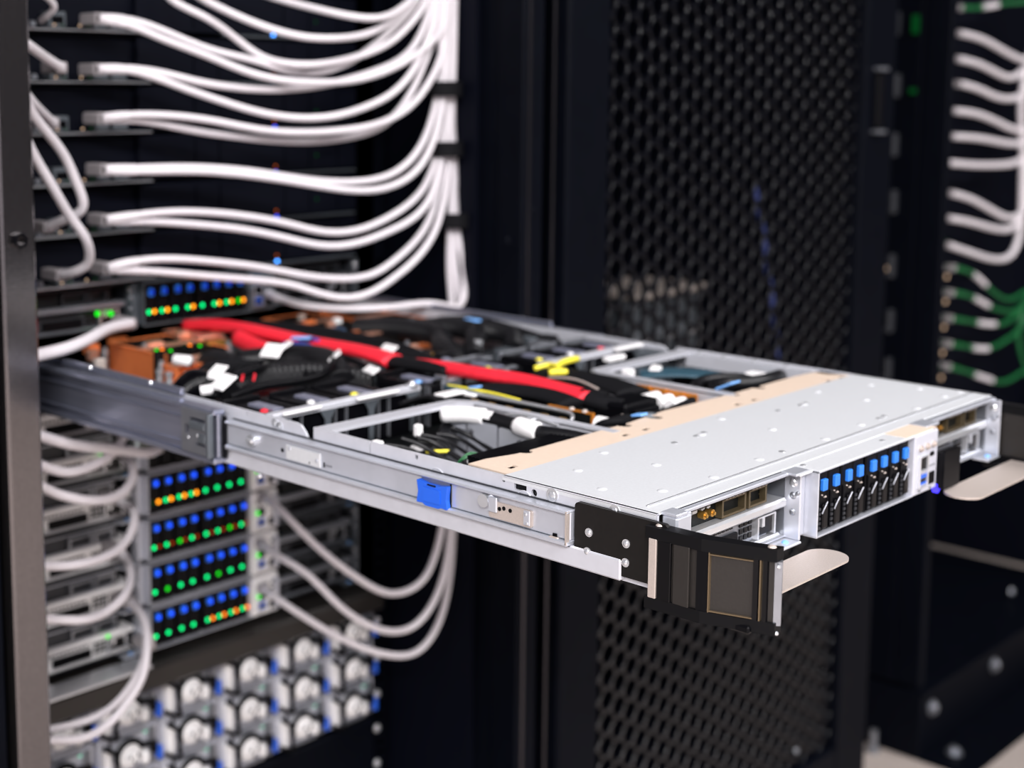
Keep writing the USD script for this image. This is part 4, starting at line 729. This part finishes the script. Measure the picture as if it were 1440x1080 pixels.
# black leads by the plug
for k in range(6):
    ip('black_lead', 'black_cloth', tube([(.214 + .005 * k, .172, -.014), (.212 + .010 * k, .162, -.008 - .001 * k), (.232 + .010 * k, .156 + .002 * k, -.007), (.262 + .005 * k, .158 + .002 * k, -.008), (.280, .168 + .003 * k, -.012), (.284, .19, -.018)], .0030, 28, 8), smooth=True)
for k in range(3): ip('black_lead', 'black_cloth', tube([(.176 + .004 * k, .176, -.012), (.172 + .008 * k, .166, -.006), (.186 + .008 * k, .157, -.006), (.205 + .006 * k, .152, -.010)], .0028, 20, 8), smooth=True)
ip('dull_lump', 'dull_grey', tube([(.196, .151, -.004), (.200, .146, -.0025), (.204, .141, -.006)], .0035, 10, 8), smooth=True)
for (u, v, a, h) in ((899, 586, .0085, .006), (668, 547, .0070, .005), (1023, 547, .0120, .012)):
    c = flat(u, v, .0); m_ = bx(-a / 2, a / 2, -.0045, .0045, -.0008, .0008, .0004) if h < .01 else bx(-a * .55, a * .55, -.008, .008, -.0008, .0008, .0005)
    m_.apply_transform(trimesh.transformations.rotation_matrix(-.45 if h > .01 else -.2, (1, 0, 0))); m_.apply_translation([c[0], c[1], .0015 if h < .01 else .003]); ip('blue_tab', 'blue_tab', m_)
# right-hand well: teal ribbon, white plugs, black cable
ip('ribbon_cable', 'teal_ribbon', tube([(.334, .252, -.006), (.346, .236, -.004), (.362, .215, -.004), (.372, .196, -.008), (.374, .18, -.018)], .017, 30, 12, rz=.0026), smooth=True)
ip('ribbon_cable', 'teal_ribbon', tube([(.345, .256, -.008), (.358, .240, -.006), (.376, .220, -.006), (.388, .202, -.010), (.392, .186, -.018)], .012, 30, 12, rz=.0026), smooth=True)
ip('white_plug', 'white_plastic', bx(.384, .398, .168, .184, -.014, -.0015, .0018)); ip('white_plug', 'white_plastic', prism(poly((.333, -.008), (.347, -.008), (.346, .0015), (.342, .0005)), 'y', .238, .246)); ip('white_plug', 'white_plastic', bx(.322, .330, .253, .262, -.008, -.0012, .001))
ip('white_plug', 'white_plastic', bx(.348, .372, .293, .301, -.004, .0004, .001))
ip('black_cable', 'black_hose', tube([(.306, .168, -.006), (.318, .186, -.004), (.338, .192, -.003), (.358, .186, -.003), (.372, .174, -.004), (.380, .160, -.010)], .0042, 36), smooth=True)
ip('black_cable', 'black_hose', tube([(.316, .158, -.008), (.330, .176, -.006), (.352, .178, -.006), (.372, .166, -.006), (.400, .164, -.006), (.420, .170, -.008)], .0060, 36), smooth=True)
ip('grey_block', 'grey_metal', join(bx(.300, .318, .150, .166, -.020, -.0030, .001), cyl((.304, .158, -.003), 'z', .0022, .0015, 10), cyl((.312, .158, -.003), 'z', .0022, .0015, 10)))
ip('dark_shroud', 'dull_grey', prism(poly((.43, -.03), (.43, -.004), (.418, -.006), (.41, -.03)), 'y', .28, .315))
ip('side_box', 'black_plastic', bx(.395, .421, .20, .262, -.035, -.012, .002))
# rear: copper coolers, springs, hoses, tags
def cooler(x0, x1, y0, y1, z0, z1, n, m_='copper'):
    b = ip('copper_cooler', m_, join(bx(x0, x1, y0, y1, z0, z0 + .006, .0008), bx(x0, x0 + .0012, y0, y1, z0, z1), bx(x0 - .001, x0 + .003, y0, y1, z1 - .0010, z1 + .0006, .0004), bx(x0, x1, y1 - .003, y1, z0, z1 + .0004)), label='copper cooling block')
    part(b, 'cooling_fin', join([bx(x, x + .0009, y0 + .001, y1 - .001, z0 + .006, z1) for x in np.linspace(x0 + .004, x1 - .002, n)]), 'bronze_black' if n > 8 else m_, kind='stuff')
    part(b, 'cooler_rim', bx(x1 - .002, x1 + .001, y0, y1, z1 - .001, z1 + .0006, .0004), m_); part(b, 'cooler_bar', bx(x0, x1, (y0 + y1) / 2 - .005, (y0 + y1) / 2 + .005, z1 - .0008, z1 + .0010, .0004), 'copper_pale')
    for x, y in ((x0 - .006, y0 + .004), (x0 - .006, y1 - .004), (x1 + .005, y0 + .004)):
        part(b, 'spring_screw', join([cyl((x, y, z0 + .0036 * i), 'z', .0034 if i % 2 == 0 else .0022, .0036, 12) for i in range(int((z1 - z0) / .0036))]), 'bright_steel')
    return b
cooler(.1000, .165, .592, .690, -.038, -.0060, 14)
cooler(.085, .112, .560, .582, -.038, -.010, 6)
cooler(.295, .355, .600, .700, -.038, -.0070, 14)
cooler(.300, .352, .545, .590, -.038, -.0095, 9)
cooler(.372, .425, .580, .700, -.038, -.0080, 10)
cooler(.170, .186, .620, .700, -.036, -.0040, 5, 'copper_pale')
for k, (u, v, z, m_, sx_, sy_) in enumerate(((130, 492, -.004, 'copper_pale', .010, .008), (139, 504, -.004, 'tab_metal', .010, .008), (217, 480, -.002, 'copper_pale', .016, .010), (205, 482, -.003, 'bright_steel', .006, .006), (255, 466, .000, 'copper_pale', .012, .010), (165, 472, -.008, 'copper', .018, .010), (128, 483, -.003, 'copper', .012, .012), (300, 478, -.003, 'gold', .02, .012), (292, 470, -.002, 'copper_pale', .03, .016), (275, 500, -.006, 'copper_pale', .026, .010), (262, 510, -.012, 'copper', .02, .014), (474, 447, -.002, 'white_plastic', .008, .008), (465, 452, -.002, 'copper_pale', .008, .008), (411, 467, -.002, 'copper_pale', .007, .006), (421, 465, -.002, 'copper_pale', .008, .006), (424, 442, -.002, 'tab_metal', .008, .006), (435, 450, -.004, 'copper', .012, .01), (540, 448, -.004, 'copper', .02, .012), (598, 457, -.006, 'copper', .014, .012), (632, 462, -.006, 'gold', .010, .008), (579, 447, -.002, 'dull_grey', .008, .008), (589, 491, -.003, 'bright_steel', .006, .006), (565, 490, -.003, 'tab_metal', .007, .006), (582, 484, -.002, 'copper_pale', .009, .005), (615, 495, -.004, 'gold', .014, .005), (600, 499, -.004, 'amber_edge', .010, .005), (672, 478, -.001, 'bright_steel', .007, .007), (627, 503, -.004, 'label_grey', .008, .006), (700, 455, -.001, 'tab_metal', .012, .010), (690, 461, -.001, 'yellow', .006, .006))):
    c = flat(u, v, z); ip('copper_fitting' if 'copper' in m_ else 'metal_fitting', m_, bx(c[0] - sx_ / 2, c[0] + sx_ / 2, c[1] - sy_ / 2, c[1] + sy_ / 2, z - .010, z, .0012))
for (u, v, m_) in ((220, 493, 'led_lime'), (228, 492, 'led_orange'), (240, 494, 'led_lime'), (259, 485, 'led_dim_green'), (267, 486, 'led_orange'), (281, 487, 'led_lime')):
    c = flat(u, v, -.001); ip('board_lamp', m_, dome(c, 'z', .0016, .0016, 8))  # small glowing dot, set on a dark stem
    ip('lamp_stem', 'circuit', bx(c[0] - .002, c[0] + .002, c[1] - .002, c[1] + .002, -.039, -.001))
# hoses and black leads over the middle
H = lambda pts, r, rid=1, m_='black_hose', n=60: ip('black_hose', m_, tube(pts, r, n, 12, ridges=rid), smooth=not rid)
H([(.06, .455, -.012), (.095, .468, -.008), (.125, .455, -.006), (.155, .432, -.008), (.175, .41, -.014)], .0105)
H([(.12, .52, -.006), (.15, .50, -.003), (.165, .475, -.001), (.162, .445, -.003), (.15, .42, -.012)], .0125, 0)
H([(.125, .57, -.012), (.118, .545, -.006), (.112, .52, -.005), (.112, .50, -.007), (.13, .48, -.006), (.17, .475, -.008)], .0095)
H([(.335, .60, -.010), (.345, .565, -.006), (.352, .53, -.005), (.352, .50, -.007), (.33, .475, -.010), (.312, .450, -.010), (.300, .430, -.020)], .0105)
H([(.37, .54, -.006), (.378, .505, -.002), (.374, .475, -.003), (.35, .452, -.006), (.33, .435, -.016)], .0095)
H([(.392, .50, -.008), (.400, .47, -.004), (.395, .445, -.006), (.375, .425, -.014)], .0095)
H([(.24, .66, -.004), (.25, .60, -.002), (.258, .55, -.002), (.262, .50, -.004), (.258, .45, -.006), (.25, .41, -.010)], .0085, 0, 'black_cloth')
H([(.225, .62, -.005), (.232, .56, -.003), (.236, .50, -.004), (.236, .44, -.004), (.24, .40, -.008)], .0075, 0, 'black_cloth')
H([(.415, .56, -.010), (.422, .52, -.006), (.42, .48, -.007), (.415, .44, -.010), (.41, .40, -.014)], .0085)
for k in range(7):
    a = .006 * k
    ip('black_lead', 'black_cloth', tube([(.050 + a, .485 - .004 * k, -.008), (.075 + a, .505 - .004 * k, .001 - .0005 * k), (.105 + a, .490, .002 - .001 * k), (.125 + a, .462, -.001), (.128 + a, .436, -.004), (.110 + a, .418, -.010)], .0030, 34, 8), smooth=True)
ip('black_lead', 'black_plastic', tube([(.022, .425, -.004), (.045, .445, .001), (.085, .452, .004), (.110, .470, .003), (.115, .50, -.002)], .0026, 30, 8), smooth=True)
ip('black_lead', 'black_plastic', tube([(.030, .415, -.004), (.065, .418, -.001), (.100, .414, -.001), (.135, .418, .003), (.165, .440, .006), (.172, .425, .002), (.178, .405, -.006)], .0028, 36, 8), smooth=True)
ip('black_bag', 'black_gloss', tube([(.020, .472, -.014), (.032, .474, -.008), (.046, .472, -.006), (.058, .468, -.010)], np.r_[np.linspace(.008, .0145, 12), np.linspace(.0145, .010, 12)], 24, 14), smooth=True, label='glossy black wrapped bundle at the left wall')
def tag(u, v, z, sx_, sy_, rot, tilt=.25):
    tilt = -.45 - tilt * .4; sx_ *= .85; sy_ *= .85
    c = flat(u, v, z); m_ = bx(-sx_ / 2, sx_ / 2, -sy_ / 2, sy_ / 2, -.0009, .0009, .0006)
    m_.apply_transform(trimesh.transformations.rotation_matrix(tilt, (0, 1, 0))); m_.apply_transform(trimesh.transformations.rotation_matrix(rot, (0, 0, 1))); m_.apply_translation(c); ip('white_tag', 'white_plastic', m_)
tag(304, 523, .006, .020, .016, .1); tag(314, 537, .006, .020, .022, -.1, .35); tag(383, 493, .012, .018, .022, .3, .5); tag(398, 488, .012, .020, .014, -.5); tag(470, 500, .008, .015, .020, -.7, .4); tag(546, 490, .003, .012, .022, -.15); tag(522, 520, .003, .010, .022, -.3)
ip('white_sleeve', 'white_plastic', tube([(.083, .560, -.002), (.088, .545, -.002)], .0048, 10), smooth=True); ip('white_plug', 'white_plastic', tube([(.020, .440, -.002), (.030, .432, .000)], .0042, 8), smooth=True)
ip('red_wire', 'red_sleeve', join(tube([(.058, .437, .001), (.068, .448, .003)], .0011, 8, 6), tube([(.066, .432, .001), (.076, .443, .003)], .0011, 8, 6)), smooth=True)
ip('blue_ribbon', 'blue_ribbon', tube([(.168, .515, .008), (.172, .495, .009), (.165, .470, .007), (.158, .452, .001)], .0048, 20, 8, rz=.0012), smooth=True); ip('blue_ribbon', 'blue_tab', tube([(.178, .515, .011), (.186, .500, .012)], .0055, 8, 8, rz=.0012), smooth=True); ip('blue_ribbon', 'blue_ribbon', tube([(.190, .520, .009), (.198, .500, .008), (.200, .485, .004)], .0050, 14, 8, rz=.0014), smooth=True)
ip('blue_tab', 'blue_tab', bx(.252, .274, .548, .568, .000, .003, .001)); ip('blue_tab', 'blue_tab', bx(.398, .412, .498, .516, -.003, .003, .0015)); ip('blue_tab', 'blue_plastic', bx(.394, .408, .486, .500, -.012, -.001, .0015)); ip('blue_tab', 'blue_tab', bx(.372, .384, .538, .552, -.004, .000, .0015))
for k, (x, y) in enumerate(((.416, .455), (.404, .43), (.418, .42), (.395, .410), (.22, .40), (.225, .43), (.30, .40), (.34, .405), (.28, .43))): ip('board_part', ('grey_metal', 'dull_grey', 'black_plastic')[k % 3], bx(x - .008, x + .008, y - .008, y + .008, -.025, -.006 + .001 * (k % 3), .0012))
ip('board_part', 'dull_grey', join(bx(.24, .29, .40, .45, -.039, -.014, .001), bx(.05, .17, .41, .50, -.039, -.026, .001), bx(.30, .42, .40, .53, -.039, -.026, .001), bx(.20, .29, .50, .70, -.039, -.026, .001)))

# ------------------------------------------------------------------ slide rails
def rail(s):
    X = lambda x: x if s > 0 else .434 - x
    bxx = lambda a, b, *r: bx(X(a), X(b), *r)
    lab = ('near', 'left') if s > 0 else ('far', 'right')
    t = thing('slide_rail', 'steel slide rail carrying the pulled-out server on its %s side' % lab[0], 'slide rail', (X(-.006), .40, -.02))
    part(t, 'inner_member', join(bxx(-.0075, -.0022, .0550, .80, -.0275, -.0095, .0012), bxx(-.0105, -.0022, .0550, .372, -.0110, -.0090, .0008), bxx(-.0105, -.0022, .0550, .372, -.0300, -.0268, .0008)), 'zinc')
    part(t, 'rail_seam', bxx(-.0078, -.0072, .0560, .372, -.0118, -.0110), 'black_plastic'); part(t, 'rail_seam', bxx(-.0078, -.0072, .0560, .372, -.0268, -.0262), 'dull_grey'); part(t, 'rail_seam', bxx(-.0064, -.0056, .0560, .372, -.0309, -.0301), 'dull_grey'); part(t, 'rail_seam', bxx(-.0026, -.0018, .0560, .372, -.0089, -.0081), 'dim_grey')  # dark strips coloured as the shadow lines along the flanges
    part(t, 'lower_flange', bxx(-.0060, -.0018, .02, .80, -.0425, -.0300, .0010), 'side_steel')
    part(t, 'outer_member', join(bxx(-.0130, -.0095, .376, 1.30, -.0375, -.0040, .0008), bxx(-.0165, -.0060, .376, 1.30, -.0055, -.0015, .0010), bxx(-.0165, -.0060, .376, 1.30, -.0420, -.0375, .0010), bxx(-.0150, -.0125, .40, 1.30, -.0135, -.0120, .0006), bxx(-.0150, -.0125, .40, 1.30, -.0330, -.0312, .0006)), 'rail_dark', label='polished outer channel')
    part(t, 'upper_lip', bxx(-.0060, -.0020, .430, .80, -.0005, .0055, .0012), 'rail_dark')
    for y in (.555, .47): part(t, 'lip_screw', dome((X(-.006), y, .0040), '-x' if s > 0 else 'x', .0022, .0016, 8), 'bright_steel')
    for y in (.615, .50, .405, .335): part(t, 'lower_screw', dome((X(-.0075), y, -.0435), '-x' if s > 0 else 'x', .0022, .0022, 10), 'bright_steel')
    if s < 0: return
    # front latch plate of the outer channel
    lp = part(t, 'latch_plate', prism(rpoly(.377, .4135, -.0365, -.0035, .0012).difference(unary_union([sbox(.404, -.0225, .409, -.0160), sbox(.3845, -.0120, .4030, -.0095), sbox(.3845, -.0300, .3960, -.0280), sbox(.3905, -.0185, .3925, -.0120)])), 'x', -.0185, -.0168), 'grey_metal', label='folded latch plate at the end of the channel')
    part(lp, 'latch_tongue', join(bx(-.0200, -.0180, .384, .403, -.0180, -.0125, .0008), bx(-.0196, -.0180, .384, .392, -.0275, -.0205, .0008), bx(-.0215, -.0165, .3765, .3800, -.037, -.004, .0008)), 'dull_grey')
    for y, z in ((.405, -.0255), (.386, -.0155), (.394, -.0225)): part(lp, 'latch_rivet', dome((-.0184, y, z), '-x', .0014, .001, 8), 'bright_steel')
    part(t, 'channel_shadow_gap', bx(-.0090, -.0080, .3715, .3765, -.0375, -.0060), 'black_gloss')
    part(t, 'stop_stud', join(cyl((-.0075, .342, -.0185), '-x', .0042, .0030, 16), bx(-.0125, -.010, .3385, .3455, -.0200, -.0170, .0008)), 'bright_steel', smooth=30)
    part(t, 'rail_hole', join(cyl((-.0075, .310, -.0200), '-x', .0016, .0002, 10), bx(-.00775, -.0074, .2655, .2670, -.0240, -.0205)), 'black_gloss')
    pl = part(t, 'pale_plate', bx(-.0088, -.0074, .2690, .3050, -.0252, -.0148, .0006), 'cover_steel', label='small pale plate screwed to the rail')
    for y, z in ((.301, -.0170), (.2725, -.0205)): part(pl, 'plate_screw', dome((-.0088, y, z), '-x', .0016, .0007, 10), 'zinc')
    part(pl, 'plate_dot', dome((-.0088, .280, -.0232), '-x', .0008, .0003, 8), 'black_plastic')
    part(t, 'rail_print', join([bx(-.00765, -.0074, .2585 + .0022 * i, .2600 + .0022 * i, -.0230, -.0214) for i in range(3)]), 'grey_metal')
    part(t, 'release_slide', bx(-.0082, -.0074, .1485, .1735, -.0285, -.0095, .0003), 'grey_metal')
    part(t, 'slide_gap', bx(-.00835, -.0074, .1478, .1486, -.0290, -.0095), 'black_plastic')
    cl = poly((.1485, -.0272), (.1495, -.0215), (.1485, -.0135), (.1560, -.0148), (.1660, -.0148), (.1735, -.0135), (.1722, -.0200), (.1735, -.0268), (.1690, -.0265), (.1665, -.0278), (.1555, -.0278), (.1530, -.0268))
    ct = part(t, 'release_clip', prism(cl.buffer(.0006), 'x', -.0118, -.0080), 'blue_plastic', label='blue release clip')
    part(ct, 'clip_face', prism(rpoly(.1535, .1685, -.0255, -.0165, .0010), 'x', -.0124, -.0116), 'blue_plastic'); part(ct, 'clip_slot', bx(-.0123, -.0116, .1575, .1645, -.0149, -.0141), 'black_plastic')
    pl = part(t, 'catch_plate', prism(rpoly(.0820, .1155, -.0250, -.0148, .0014), 'x', -.0092, -.0075), 'tab_metal', label='spring catch plate near the rail end')
    part(pl, 'catch_stud', join(cyl((-.0075, .1195, -.0158), '-x', .0042, .0030, 14)), 'bright_steel'); part(pl, 'catch_tongue', join(bx(-.0104, -.0090, .1085, .1155, -.0215, -.0120, .0008), bx(-.0100, -.0090, .083, .088, -.0240, -.0150, .0006)), 'zinc')
    for y, z in ((.1035, -.0175), (.0985, -.0178), (.1070, -.0185)): part(pl, 'catch_hole', cyl((-.0092, y, z), '-x', .0013, .0003, 10), 'black_gloss')
    for y, z in ((.0860, -.0172), (.0850, -.0225)): part(pl, 'catch_screw', dome((-.0100, y, z), '-x', .0012, .0006, 8), 'bright_steel')
    part(t, 'end_stop', join(bx(-.0105, -.0075, .0552, .0562, -.0290, -.0092), bx(-.0098, -.0074, .0620, .0690, -.0282, -.0262, .0006)), 'tab_metal'); part(t, 'stop_slot', bx(-.0084, -.0074, .0640, .0668, -.0262, -.0245), 'black_plastic')
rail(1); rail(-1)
stage.SetDefaultPrim(stage.GetPrimAtPath('/World'))
